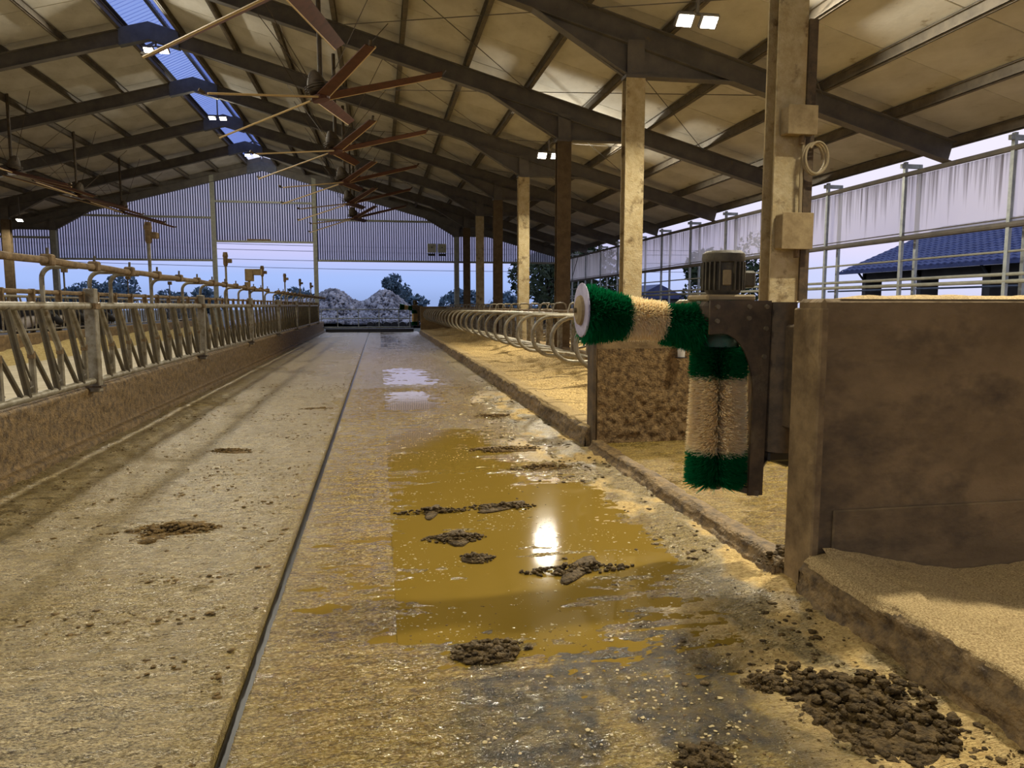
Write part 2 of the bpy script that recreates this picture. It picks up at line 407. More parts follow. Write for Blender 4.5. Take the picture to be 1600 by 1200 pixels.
pud = np.maximum(pud, np.exp(-((X - 1.35) / 0.6) ** 2) * sstep(3.3, 3.9, Y) * (1 - sstep(5.2, 6.6, Y)))
pud = np.maximum(pud, np.exp(-((X - 0.45) / 0.5) ** 2) * sstep(9.8, 10.6, Y) * (1 - sstep(12, 13, Y)))
pud = np.maximum(pud, np.exp(-((X - 0.5) / 0.55) ** 2) * sstep(13.2, 14, Y) * (1 - sstep(16.4, 17.6, Y)))
pud = np.maximum(pud, 0.8 * np.exp(-((X + 0.2) / 0.3) ** 2) * sstep(2.9, 3.5, Y) * (1 - sstep(4.4, 5.0, Y)))
pud = np.maximum(pud, 0.75 * sstep(22, 27, Y) * np.exp(-((X - 0.3) / 0.9) ** 2))
pud = pud * (right_lane + (1 - right_lane) * 0.75)
Z = Z + 0.006 * (1 - right_lane) - 0.016 * pud * (0.1 + 1.55 * fbm(X * 2.0, Y * 3.2, 31, 5, 0.6)) + 0.004 * right_lane * (1 - pud)
edge = sstep(1.55, 2.03, X); Z = Z + 0.03 * edge * (0.4 + fbm(X * 4, Y * 3, 41, 4))
edgl = sstep(-2.55, -3.0, X); Z = Z + 0.03 * edgl * fbm(X * 4, Y * 3, 43, 4)
gro = ((X > g0 - 0.001) & (X < g1 + 0.001)); Z = np.where(gro, -0.055, Z)
wetm = np.clip(0.15 + 0.85 * np.maximum(pud, sstep(-0.9, -0.1, X) * (1 - sstep(1.3, 1.9, X))) + (fbm(X * 0.8, Y * 0.8, 51) - 0.5), 0, 1)
wetm = np.maximum(wetm, 0.7 * sstep(18, 30, Y) * sstep(-1.8, -0.6, X))
matm = sstep(0.1, 0.35, X) * (1 - sstep(2.9, 3.5, Y + 0.6 * (fbm(X * 3, Y * 3, 61) - 0.5))) * (1 - sstep(1.25, 1.75, X)) * 0.9
matm = matm * sstep(0.36, 0.52, fbm(X * 5, Y * 5, 63, 4))
sawm = sstep(1.15, 1.7, X + 0.5 * (fbm(X * 2.5, Y * 1.6, 71, 4) - 0.5)) * sstep(0.45, 0.58, fbm(X * 3.5, Y * 2.0, 73, 4)) * (1 - sstep(10, 14, Y))
sawm = np.maximum(sawm, 0.8 * sstep(1.2, 1.6, X) * (1 - sstep(3.0, 3.3, Y)) * sstep(0.4, 0.5, fbm(X * 4, Y * 4, 77, 4)))
fm = grid_mesh('floor', X, Y, Z, {'wet': wetm, 'mat': matm, 'saw': sawm})
floor = link('floor', fm, 'alley'); tag(floor, 'wet scraped manure alley floor between feed fence and stalls', kind='structure')
wm = MB().box(0.051, 2.02, 2.2, 18.2, -0.03, -0.0035).box(-0.50, 0.049, 2.6, 5.4, -0.03, -0.0045).box(0.051, 1.4, 21, 40.5, -0.03, -0.004)
tag(wm.build('puddle', 'slurry_water'), 'brown slurry puddle lying along the middle of the alley', 'puddle')
tag(MB().box(g0 + 0.008, g1 - 0.008, -2, 41, -0.054, -0.03).build('scraper_channel', 'rubber'), 'black scraper cable channel running down the alley', 'channel')

# --- ground outside and under everything
MB().box(-160, 200, -60, 300, -0.6, -0.12).build('ground', 'ground')
tag(bpy.data.objects['ground'], 'flat dusky farm ground around the barn', kind='structure')
tag(MB().box(-9.3, -3.2, -6, 41.5, -0.1, 0.16).build('floor_passage', 'passage'), 'pale concrete feed passage behind the headlock fence', kind='structure')
tag(MB().box(6.9, 10.9, -6, 41.5, -0.1, 0.02).build('floor_outer', 'concrete'), 'outer alley floor beside the curtain side', kind='structure')
tag(MB().box(-23, -9.5, -6, 41.5, -0.1, 0.0).build('floor_left', 'concrete'), 'far alley floor beyond the feed passage', kind='structure')

# --- left feed kerb (low wall that carries the headlocks)
def rough_face(xs_, ys_, fn):
    A, B = np.meshgrid(xs_, ys_); return fn(A, B)
u = np.linspace(0, 1, 30); yk = np.concatenate([np.arange(5.0, 14, 0.035), np.arange(14, 41.3, 0.12)])
prof = [(-2.90, 0.0), (-2.91, 0.07), (-2.93, 0.085), (-2.985, 0.10), (-2.99, 0.3), (-2.99, 0.5), (-2.995, 0.575), (-3.03, 0.61), (-3.12, 0.615), (-3.24, 0.60), (-3.25, 0.1)]
pl = np.array(prof); s_ = np.linspace(0, len(prof) - 1, 46)
px = np.interp(s_, range(len(prof)), pl[:, 0]); pz = np.interp(s_, range(len(prof)), pl[:, 1])
PX, YY = np.meshgrid(px, yk); PZ, _ = np.meshgrid(pz, yk)
nz = fbm(PZ * 14 + PX * 9, YY * 5, 5, 4) - 0.5
mk = grid_mesh('wall_feed_kerb', PX + 0.035 * nz, YY, PZ + 0.025 * (fbm(PX * 9, YY * 4, 8, 4) - 0.5) * (PZ > 0.4))
tag(link('wall_left', mk, 'kerb_dung'), 'manure-caked low concrete kerb under the headlock fence', kind='structure')

# --- right kerb along the stalls, with dung-caked face and rounded top
def kerb(y0, y1, x0, h, wid, name, label, step):
    pr = [(x0 - 0.05, 0.0), (x0 - 0.025, 0.03), (x0, h * 0.55), (x0 + 0.015, h * 0.85), (x0 + 0.045, h), (x0 + wid - 0.02, h), (x0 + wid, h * 0.9), (x0 + wid, -0.02)]
    p = np.array(pr); s2 = np.linspace(0, len(pr) - 1, 36)
    ax = np.interp(s2, range(len(pr)), p[:, 0]); az = np.interp(s2, range(len(pr)), p[:, 1])
    yy = np.arange(y0, y1 + step, step)
    AX, AY = np.meshgrid(ax, yy); AZ, _ = np.meshgrid(az, yy)
    d = fbm(AY * 6, AZ * 18 + AX * 12, 12, 4) - 0.5; AY = AY.copy()
    AX = AX - 0.05 * d - 0.02 * (fbm(AY * 22, AZ * 40 + AX * 20, 112, 3) - 0.5); AZ = AZ + 0.02 * (fbm(AX * 10, AY * 5, 14, 3) - 0.5) * (AZ > 0.05)
    for e_ in (0, -1): AZ[e_] = -0.03; AX[e_] = np.clip(AX[e_], x0 - 0.03, x0 + wid); AY[e_] = AY[e_ + 1 if e_ == 0 else e_ - 1]
    m = grid_mesh(name, AX, AY, AZ)
    o = link(name, m, 'kerb_dung'); m.materials.append(MAT['sawdust'])
    if h > 0.2:
        ci = 0.25 * (AZ[:-1, :-1] + AZ[1:, :-1] + AZ[:-1, 1:] + AZ[1:, 1:]); nn = fbm(AY[:-1, :-1] * 3, AX[:-1, :-1] * 6, 15, 3) - 0.5
        m.polygons.foreach_set('material_index', ((ci + 0.10 * nn) > h * 0.86).ravel().astype(np.int32))
    return tag(o, label, kind='structure')
kerb(7.0, 37.9, 2.04, 0.24, 0.24, 'trim_1', 'long dung-caked kerb along the front of the stalls', 0.05)
kerb(-1.5, 3.2, 2.03, 0.22, 0.24, 'trim_2', 'sawdust-topped kerb in the near right corner', 0.02)
kerb(3.42, 6.98, 2.05, 0.11, 0.14, 'trim_3', 'low concrete lip in front of the crossover passage', 0.025)

# --- bedding of sawdust (heaps)
def bedding(name, x0, x1, y0, y1, step, fn, label, matn='sawdust'):
    xx = np.arange(x0, x1 + step, step); yy = np.arange(y0, y1 + step, step)
    A, B = np.meshgrid(xx, yy); m = grid_mesh(name, A, B, fn(A, B))
    return tag(link(name, m, matn), label, 'bedding', kind='stuff')
def bed_main(A, B):
    base = 0.235 + 0.10 * sstep(2.9, 3.9, A) * (1 - sstep(5.0, 6.2, A))
    per = 0.035 * np.sin((B - 9.25) * 2 * PI / 1.2) * sstep(2.5, 3.2, A)
    return base + per + 0.20 * (fbm(A * 1.4, B * 1.7, 80, 4) - 0.5) * sstep(2.3, 3.0, A) + 0.07 * (fbm(A * 2.5, B * 6, 81, 3) - 0.5) * sstep(2.2, 2.5, A) + 0.04 * (fbm(A * 9, B * 9, 82, 3) - 0.5)
bedding('sawdust_bedding', 2.2, 6.75, 7.17, 37.88, 0.055, bed_main, 'golden sawdust bedding in the long stall rows', 'sawdust_bed')
def bed_near(A, B):
    return 0.19 - 0.08 * sstep(2.3, 2.9, A) + 0.05 * (fbm(A * 2.2, B * 2.2, 90, 4) - 0.5) + 0.018 * (fbm(A * 14, B * 14, 92, 3) - 0.5) + 0.07 * np.exp(-((B - 3.2) / 0.12) ** 2) * np.exp(-((A - 2.15) / 0.25) ** 2)
bedding('sawdust_bedding', 2.14, 5.0, -0.6, 3.165, 0.02, bed_near, 'golden sawdust bedding in front of the tall concrete wall')
# --- crossover floor: wet grooved concrete
xx = np.arange(2.12, 6.9, 0.03); yy = np.arange(3.42, 6.98, 0.016); A, B = np.meshgrid(xx, yy)
Zc = 0.07 + 0.008 * np.sin(B * 2 * PI / 0.11 + 2 * (fbm(A * 1.2, B * 2, 5) - .5)) + 0.012 * (fbm(A * 3, B * 14, 6, 4) - 0.5) + 0.05 * np.exp(-((B - 3.45) / 0.12) ** 2) * fbm(A * 5, B * 5, 4)
mc = grid_mesh('floor_crossover', A, B, Zc, {'wet': np.full(A.shape, 0.95), 'mat': A * 0, 'saw': 0.2 * sstep(0.5, 0.6, fbm(A * 3, B * 3, 33))})
tag(link('floor_crossover', mc, 'alley'), 'wet grooved crossover floor behind the cow brush', kind='structure')

# --- concrete walls
def slab(name, x0, x1, y0, y1, z1, label, matn='concrete', face=None):
    r = thing(name, label, None, (x0, y0, 0), kind='structure')
    MB().bevbox(x0, x1, y0, y1, 0, z1, 0.018).build('wall_body', matn, r)
    return r
wn = slab('wall_near', 2.1, 7.0, 3.2, 3.42, 1.485, 'tall brown concrete wall in the right foreground')
MB().bevbox(2.085, 2.13, 3.19, 3.43, 0, 1.44, 0.008).build('wall_edge', 'concrete_edge', wn)
MB().bevbox(2.2, 7.0, 3.185, 3.2, 0.0, 0.44, 0.006).build('wall_footing', 'concrete', wn)
xx = np.arange(2.2, 7.0, 0.025); yy = np.linspace(3.21, 3.41, 9); A, B = np.meshgrid(xx, yy)
Zs = 1.483 + 0.03 * np.sin((B - 3.21) / 0.2 * PI) * (0.2 + fbm(A * 5, B * 8, 3, 4)) * sstep(2.2, 2.4, A)
tag(link('sawdust_layer', grid_mesh('sawdust_layer', A, B, Zs), 'sawdust', wn), kind='stuff')
wc = slab('wall_crossover', 2.1, 6.9, 6.98, 7.16, 1.12, 'manure-spattered concrete wall behind the cow brush', 'concrete_edge')
xx = np.arange(2.13, 6.9, 0.016); zz = np.arange(0.05, 1.04, 0.016); A, B = np.meshgrid(xx, zz)
cake = (fbm(A * 16, B * 16, 7, 3) ** 1.5) * (0.25 + 0.75 * (1 - sstep(0.3, 0.95, B + 0.25 * (fbm(A * 2, B * 2, 9) - .5))))
mcak = grid_mesh('caked_manure', A, 6.978 - 0.05 * cake, B)
tag(link('caked_manure', mcak, 'caked', wc), kind='stuff')
MB().box(2.085, 2.115, 6.965, 7.17, 0, 1.13).build('steel_edge', 'iron', wc)
we = slab('wall_end', 2.1, 7.0, 37.95, 38.15, 1.42, 'far concrete wall closing the stall row')

# --- steel portal frames
def frame(k, yf):
    nm = 'portal_frame'
    ks = k
    words = ['nearest', 'second', 'third', 'fourth', 'fifth', 'sixth', 'seventh', 'farthest']
    lab = ('steel portal frame behind the camera, ' + ['farthest back', 'second back', 'third back', 'just overhead'][k + 4]) if k < 0 else words[k] + ' steel portal frame of the barn roof in view'
    r = thing(nm, lab, None, (RIDGE_X, yf, 0), kind='structure', group='steel portal frames')
    for sx in (1, -1):
        px_ = RIDGE_X + sx * (POST_X - RIDGE_X); ex = RIDGE_X + sx * (10.45 - RIDGE_X)
        a = Vector((RIDGE_X, yf, ztop(RIDGE_X) - 0.2)); b_ = Vector((ex, yf, ztop(ex) - 0.2))
        MB().ibeam(a, b_, 0.2, 0.38).build('rafter', 'steel_dark', r)
        # ridge haunch (bluish, catching the skylight)
        MB().prism([(RIDGE_X, ztop(RIDGE_X) + 0.02), (RIDGE_X + sx * 0.75, ztop(RIDGE_X + 0.75) + 0.02), (RIDGE_X + sx * 0.75, ztop(RIDGE_X + 0.75) - 0.43), (RIDGE_X, ztop(RIDGE_X) - 0.43)], yf - 0.11, yf + 0.11).build('ridge_plate', 'steel_blue', r)
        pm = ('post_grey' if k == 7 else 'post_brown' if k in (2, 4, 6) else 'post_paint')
        zt = 5.25
        m = MB()
        if k == 7: m.bevbox(px_ - 0.13, px_ + 0.13, yf - 0.13, yf + 0.13, 0.0, zt, 0.01)
        else:
            m.box(px_ - 0.165, px_ + 0.165, yf - 0.115, yf - 0.09, 0.0, zt); m.box(px_ - 0.165, px_ + 0.165, yf + 0.09, yf + 0.115, 0.0, zt)
            m.box(px_ - 0.01, px_ + 0.01, yf - 0.09, yf + 0.09, 0.0, zt)
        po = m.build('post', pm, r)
        # haunches on both sides of the post
        for d in (-1, 1):
            L_ = 1.75
            x1 = px_ + d * L_
            h = MB().prism([(px_, ztop(px_) - 0.36), (x1, ztop(x1) - 0.36), (px_ + d * 0.16, 5.28), (px_, 5.28)] if d * sx < 0 else
                           [(px_, ztop(px_) - 0.36), (x1, ztop(x1) - 0.36), (x1, ztop(x1) - 0.40), (px_ + d * 0.16, 5.28), (px_, 5.28)], yf - 0.008, yf + 0.008)
            lo = Vector((px_ + d * 0.1, yf, 5.28)); hi = Vector((x1, yf, ztop(x1) - 0.39))
            h.beam(lo, hi, 0.2, 0.02)
            h.build('haunch', 'steel_dark', r)
        MB().box(px_ - 0.18, px_ + 0.18, yf - 0.125, yf + 0.125, 5.24, 5.29).build('cap_plate', 'steel_dark', r)
        MB().ibeam((px_, yf, 5.29), (px_, yf, ztop(px_) - 0.3), 0.3, 0.2, up=(0, 1, 0)).build('knee', 'steel_dark', r)
for k in range(-4, 8): frame(k, FR[k + 4])

# --- roof: purlins, ceiling panels, outer sheet, ridge skylight
def roof(sx, name, label):
    r = thing(name, label, None, (RIDGE_X + sx * 8, FR[3], ztop(RIDGE_X + sx * 8)), kind='structure')
    offs = [0.75 + 1.44 * i for i in range(12)]
    # outer sheet
    a0, a1 = offs[0] - 0.05, offs[-1] + 0.2
    P4 = [(RIDGE_X + sx * a0, ztop(RIDGE_X + a0) + 0.30), (RIDGE_X + sx * a1, ztop(RIDGE_X + a1) + 0.30), (RIDGE_X + sx * a1, ztop(RIDGE_X + a1) + 0.33), (RIDGE_X + sx * a0, ztop(RIDGE_X + a0) + 0.33)]
    MB().prism(P4, FR[0] - 1, YEND + 0.4).build('roof_sheet', 'roof_outer', r)
    for i, o in enumerate(offs):
        x = RIDGE_X + sx * o; z = ztop(x)
        m = MB()
        y0, y1 = FR[0] - 1, YEND
        m.box(x - 0.006, x + 0.006, y0, y1, z, z + 0.2); m.box(x - 0.05, x + 0.05, y0, y1, z + 0.01, z + 0.022); m.box(x - 0.05, x + 0.05, y0, y1, z + 0.19, z + 0.2)
        m.box(x - 0.05, x - 0.044, y0, y1, z + 0.01, z + 0.04); m.box(x + 0.044, x + 0.05, y0, y1, z + 0.01, z + 0.04)
        m.build('purlin', 'purlin', r)
    m0 = None
    pw = 4.8 / 3
    for i in range(len(offs) - 1):
        for kb in range(3, 11):
            for j in range(3):
                y0 = FR[kb] + j * pw; 
                if m0 is None:
                    mb = MB(); L_ = 1.44 / math.cos(math.atan(SLOPE))
                    mb.bevbox(-L_ / 2 + 0.012, L_ / 2 - 0.012, -pw / 2 + 0.006, pw / 2 - 0.006, 0, 0.05, 0.008)
                    m0 = mb.mesh('panel'); m0.materials.append(MAT['panel'])
                o = bpy.data.objects.new('ceiling_panel', m0); COL.objects.link(o); o.parent = r
                xc = RIDGE_X + sx * (offs[i] + 0.72)
                o.location = Vector((xc, y0 + pw / 2, ztop(xc) + 0.215 + random.uniform(-0.004, 0.004))) - r.location
                o.rotation_euler = (0, sx * math.atan(SLOPE), 0)
    # wind bracing rods
    for kb in range(4, 11):
        for (oa, ob) in ((3, 6), (6, 9)):
            for fl in (0, 1):
                xa = RIDGE_X + sx * offs[oa]; xb = RIDGE_X + sx * offs[ob]
                ya, yb = (FR[kb], FR[kb + 1]) if fl else (FR[kb + 1], FR[kb])
                MB().tube([(xa, ya, ztop(xa) - 0.05), (xb, yb, ztop(xb) - 0.05)], 0.009, 5).build('brace_rod', 'steel_dark', r)
    return r
roof(1, 'ceiling', 'panelled roof slope over the alley and stalls')
roof(-1, 'ceiling', 'panelled roof slope over the far side of the barn')
rs = thing('window_1', 'blue translucent corrugated ridge skylight', None, (RIDGE_X, 20, APEX + 0.4), kind='structure')
for kb in range(3, 11):
    for sx in (1, -1):
        vs = []; fs = []; n = 0
        yy = np.arange(FR[kb] + 0.02, FR[kb + 1] - 0.01, 0.02)
        for y in yy:
            dz = 0.03 * math.sin(y * 2 * PI / 0.2)
            vs.append((RIDGE_X, y, APEX + 0.62 + dz)); vs.append((RIDGE_X + sx * 0.86, y, ztop(RIDGE_X + 0.86) + 0.42 + dz))
        for i in range(len(yy) - 1): fs.append((2 * i, 2 * i + 1, 2 * i + 3, 2 * i + 2))
        MB().add(vs, fs).build('skylight_sheet', 'sky_sheet', rs, smooth=True)
    for q in (0.5,):
        y = FR[kb] + 4.8 * q
        MB().beam((RIDGE_X - 0.8, y, ztop(RIDGE_X + 0.8) + 0.36), (RIDGE_X, y, APEX + 0.56), 0.07, 0.05).beam((RIDGE_X, y, APEX + 0.56), (RIDGE_X + 0.8, y, ztop(RIDGE_X + 0.8) + 0.36), 0.07, 0.05).build('glazing_bar', 'steel_blue', rs)
MB().box(RIDGE_X - 0.05, RIDGE_X + 0.05, FR[3], YEND, APEX + 0.5, APEX + 0.6).build('ridge_bar', 'steel_blue', rs)

# --- far gable: corrugated translucent sheets, posts and rails
wf = thing('wall_far', 'corrugated gable wall at the far end of the barn', None, (RIDGE_X, YEND + 0.15, 0), kind='structure')
yg = YEND + 0.18
def gable_sheets(x0, x1, zb):
    n = max(1, round((x1 - x0) / 1.02)); wds = (x1 - x0) / n
    for i in range(n):
        a = x0 + i * wds; b_ = a + wds
        q = MB(); pts = [(a + 0.004, zb), (b_ - 0.004, zb), (b_ - 0.004, ztop(b_) + 0.16)]
        if a < RIDGE_X < b_: pts.append((RIDGE_X, ztop(RIDGE_X) + 0.3))
        pts.append((a + 0.004, ztop(a) + 0.16))
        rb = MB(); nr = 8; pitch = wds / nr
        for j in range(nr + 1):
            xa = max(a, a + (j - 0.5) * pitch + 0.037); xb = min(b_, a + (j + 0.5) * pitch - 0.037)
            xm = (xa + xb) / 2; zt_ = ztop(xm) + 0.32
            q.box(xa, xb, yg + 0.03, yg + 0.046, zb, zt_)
        sh = q.build('cladding_sheet', 'valley_shade', wf)
        for j in range(nr):
            xm = a + (j + 0.5) * pitch; zt_ = ztop(xm) + 0.32
            rb.add([(xm - 0.037, yg + 0.03, zb), (xm - 0.027, yg, zb), (xm + 0.027, yg, zb), (xm + 0.037, yg + 0.03, zb),
                    (xm - 0.037, yg + 0.03, zt_), (xm - 0.027, yg, zt_), (xm + 0.027, yg, zt_), (xm + 0.037, yg + 0.03, zt_)],
                   [(0, 1, 5, 4), (1, 2, 6, 5), (2, 3, 7, 6)])
        rb.build('rib', 'rib_clear', sh)
DX0, DX1 = -8.45, -3.3
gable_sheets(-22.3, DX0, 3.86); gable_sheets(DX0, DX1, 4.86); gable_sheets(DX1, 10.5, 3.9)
for sx in (1, -1):
    ex = RIDGE_X + sx * 16.3; MB().beam((RIDGE_X, YEND, ztop(RIDGE_X) + 0.12), (ex, YEND, ztop(ex) + 0.12), 0.06, 0.3).build('eaves_closure', 'steel_dark', wf)
for x in (DX0, DX1): MB().bevbox(x - 0.11, x + 0.11, YEND - 0.02, YEND + 0.16, 0, ztop(x), 0.01).build('door_post', 'post_grey', wf)
for (x0, x1, z) in ((-16, DX0, 6.05), (DX0, DX1, 6.9), (DX1, 3.0, 6.05), (DX0, DX1, 4.84), (-22, DX0, 3.84), (DX1, 10.4, 3.88), (-22, -16.2, 4.9)):
    MB().box(x0, x1, YEND + 0.05, YEND + 0.17, z - 0.05, z + 0.05).build('rail', 'post_grey', wf)
MB().tube([(-6.8, YEND + 0.1, 4.92), (-5.6, YEND + 0.1, 4.92)], 0.06, 8).build('roller', 'rail_dirty', wf)
# electrical boxes hung on the gable near the stall post
for i, x in enumerate((2.93, 3.5)):
    r = thing('switch_box', ['left', 'right'][i] + ' one of two pale square boxes hung on the gable wall', 'box', (x, YEND - 0.05, 4.45), group='boxes on the gable')
    MB().bevbox(x - 0.24, x + 0.24, YEND - 0.08, YEND + 0.06, 4.38, 4.86, 0.02).build('case', 'box_white', r)
    MB().lathe([(0.03, 0), (0.03, 0.03)], (x, YEND - 0.11, 4.66), 'y', 10).build('lock', 'rubber', r)
    MB().box(x - 0.2, x + 0.2, YEND - 0.06, YEND + 0.06, 4.2, 4.32).build('terminal_strip', 'rubber', r)

# --- curtain side on the right
CX = 10.4
ws = thing('wall_right', 'open barn side with roll-up wind curtain and steel rails', None, (CX, 20, 0), kind='structure')
ycs = [10.74 - 2.56 * 3 + 2.56 * i for i in range(16)]
for i in range(len(ycs) - 1):
    y0, y1 = ycs[i], ycs[i + 1]
    yy = np.arange(y0, y1 + 0.01, 0.08); zz = np.linspace(2.82, 4.02, 8); A, B = np.meshgrid(yy, zz)
    m = grid_mesh('curtain_sheet', CX + 0.1 + 0.02 * (fbm(A * 1.5, B * 0.6, 3) - 0.5), A, B)
    link('curtain_sheet', m, 'curtain', ws)
for y in ycs:
    MB().box(CX - 0.03, CX + 0.03, y - 0.035, y + 0.035, 0, 4.3).build('curtain_post', 'galv_clean', ws)
    MB().box(CX + 0.30, CX + 0.36, y - 0.035, y + 0.035, 0, 4.25).build('curtain_post', 'galv_clean', ws)
    MB().box(CX - 0.1, CX + 0.36, y - 0.03, y + 0.03, 4.18, 4.26).build('bracket', 'galv_clean', ws)
for z, r_ in ((4.05, 0.05), (2.80, 0.055), (2.36, 0.02), (1.98, 0.03), (1.86, 0.035), (2.9, 0.012)):
    MB().tube([(CX, ycs[0], z), (CX, ycs[-1], z)], r_, 8).build('rail', 'post_grey' if z < 2.5 else 'steel_dark', ws)
MB().tube([(CX, YEND - 3.2, 4.0), (CX, YEND - 1.9, 2.85)], 0.02, 6).tube([(CX, YEND - 0.2, 4.0), (CX, YEND - 1.6, 2.85)], 0.02, 6).build('brace', 'steel_dark', ws)

# ================================================================== LAMPS
def lamp(loc, tilt, label, cat_group, twin=True, drop=0.4):
    r = thing('floodlight', label, 'lamp', loc, group=cat_group)
    x, y, z = loc
    R_ = Matrix.Rotation(-math.radians(tilt), 4, 'X')
    dxs = (-0.19, 0.19) if twin else (0,)
    for dx in dxs:
        h = MB().bevbox(-0.14, 0.14, -0.11, 0.11, 0.0, 0.07, 0.015)
        h.v = [tuple(R_ @ Vector((vx + dx, vy, vz))) for vx, vy, vz in h.v]
        hs = h.build('housing', 'steel_dark', r, local=True)
        g = MB().box(-0.11, 0.11, -0.085, 0.085, -0.008, 0.004)
        g.v = [tuple(R_ @ Vector((vx + dx, vy, vz))) for vx, vy, vz in g.v]
        g.build('lens', 'lens', hs, local=True)
    MB().box(-0.3 if twin else -0.05, 0.3 if twin else 0.05, -0.02, 0.02, 0.09, 0.12).box(-0.02, 0.02, -0.02, 0.02, 0.1, drop).build('bracket', 'steel_dark', r, local=True)
ridge_lab = ['unseen floodlight added on the ridge behind the camera', 'floodlight on the ridge just behind the camera', 'floodlight on the ridge above the near alley', 'largest floodlight under the ridge skylight, nearest in view', 'second floodlight under the ridge skylight', 'farthest floodlight under the ridge by the gable']
for (p, lb) in zip(LAMPS_RIDGE, ridge_lab): lamp(p, 25, lb, 'ridge floodlights', True, (9.5 if abs(p[1] - 29.6) < 0.1 else 8.55) - p[2])
for (p, lb) in zip(LAMPS_RIGHT, ['twin floodlight above the cow brush, out of view', 'twin floodlight at the top edge beside the pale stall post', 'twin floodlight under the haunch of a far stall post']): lamp(p, 42, lb, 'stall post floodlights', True, 0.44)
for (p, lb) in zip(LAMPS_LEFT, ['floodlight on the far post line, out of view', 'small floodlight beside the dark far-left post']): lamp(p, 30, lb, 'far side floodlights', False, 1.0)

# ================================================================== CEILING FANS
def make_fan():
    r = thing('ceiling_fan', '', 'fan', (0, 0, 0))
    tilt = math.radians(15)
    Rt = Matrix.Rotation(-tilt, 4, 'Y')     # +X side rises
    def tr(m): m.v = [tuple(Rt @ Vector(p)) for p in m.v]; return m
    MB().lathe([(0.03, 0.35), (0.045, 0.35), (0.045, 2.35), (0.03, 2.35)], n=10).build('drop_pole', 'fan_steel', r, local=True)
    m = MB().lathe([(0.05, 0.5), (0.12, 0.42), (0.17, 0.3), (0.20, 0.16), (0.17, 0.1), (0.05, 0.05)], n=16)
    tr(m).build('motor_housing', 'fan_steel', r, smooth=True, local=True)
    g = MB()
    for z, rr in ((0.13, 0.24), (0.17, 0.25), (0.21, 0.24)):
        g.tube([(rr * math.cos(a), rr * math.sin(a), z) for a in np.linspace(0, 2 * PI, 21)], 0.012, 5, cap=False)
    tr(g).build('guard_ring', 'fan_steel', r, local=True)
    tr(MB().lathe([(0.02, -0.05), (0.16, -0.05), (0.18, 0.0), (0.16, 0.05), (0.02, 0.05)], n=16)).build('hub', 'fan_red', r, local=True)
    for i in range(5):
        a = math.radians(150 + 72 * i); ca, sa = math.cos(a), math.sin(a)
        L0, L1 = 0.16, 2.4; wd0, wd1 = 0.11, 0.08
        def pt(rad, off, z): return (rad * ca - off * sa, rad * sa + off * ca, z)
        vs = [pt(L0, -wd0, 0.035), pt(L0, wd0, -0.03), pt(L1, wd1, -0.02), pt(L1, -wd1, 0.03), pt(L0, -wd0, 0.05), pt(L0, wd0, -0.015), pt(L1, wd1, -0.005), pt(L1, -wd1, 0.045)]
        b = tr(MB().add(vs, [(0, 1, 2, 3), (7, 6, 5, 4), (0, 4, 5, 1), (1, 5, 6, 2), (2, 6, 7, 3), (3, 7, 4, 0)])).build('blade', 'fan_red', r, local=True)
        tr(MB().tube([pt(L0, wd0 + 0.01, -0.02), pt(L1, wd1 + 0.01, -0.012)], 0.018, 6)).build('leading_edge', 'fan_edge', b, local=True)
        tr(MB().tube([pt(L1, 0, 0.02), pt(L1 + 0.08, 0, 0.08)], 0.03, 6)).build('winglet', 'fan_steel', b, local=True)
    g = MB()
    for sx, sy in ((1, 1), (-1, 1), (1, -1), (-1, -1)):
        g.tube([(sx * 0.2, sy * 0.2, 0.3), (sx * 1.3, sy * 1.6, 2.0)], 0.008, 5)
    g.build('guy_wire', 'fan_steel', r, local=True)
    return r
fan = make_fan()
ys_f = [9.8, 14.6, 19.4, 24.2, 29.0, 33.8]
fl = ['large red-bladed ceiling fan cut off by the top edge', 'nearest whole red-bladed ceiling fan over the alley', 'second whole red-bladed ceiling fan over the alley', 'third whole red-bladed ceiling fan over the alley', 'fourth whole ceiling fan over the alley', 'farthest ceiling fan over the alley before the gable']
for i, y in enumerate(ys_f):
    f_ = fan if i == 0 else copy_tree(fan)
    f_.location = (-1.0, y, 5.33); f_['label'] = fl[i]; f_['group'] = 'ceiling fans over the alley'
# mirrored fans over the far side
fl2 = ['leftmost tilted ceiling fan over the far side, hub at the left edge', 'middle tilted ceiling fan over the far side', 'right-hand tilted ceiling fan over the far side, nearest the gable']
for i, y in enumerate((25.1, 30.0, 34.8)):
    f_ = copy_tree(fan); f_.location = (-10.9, y, 5.5); f_.rotation_euler = (0, 0, PI)
    f_['label'] = fl2[i]; f_['group'] = 'ceiling fans over the far side'

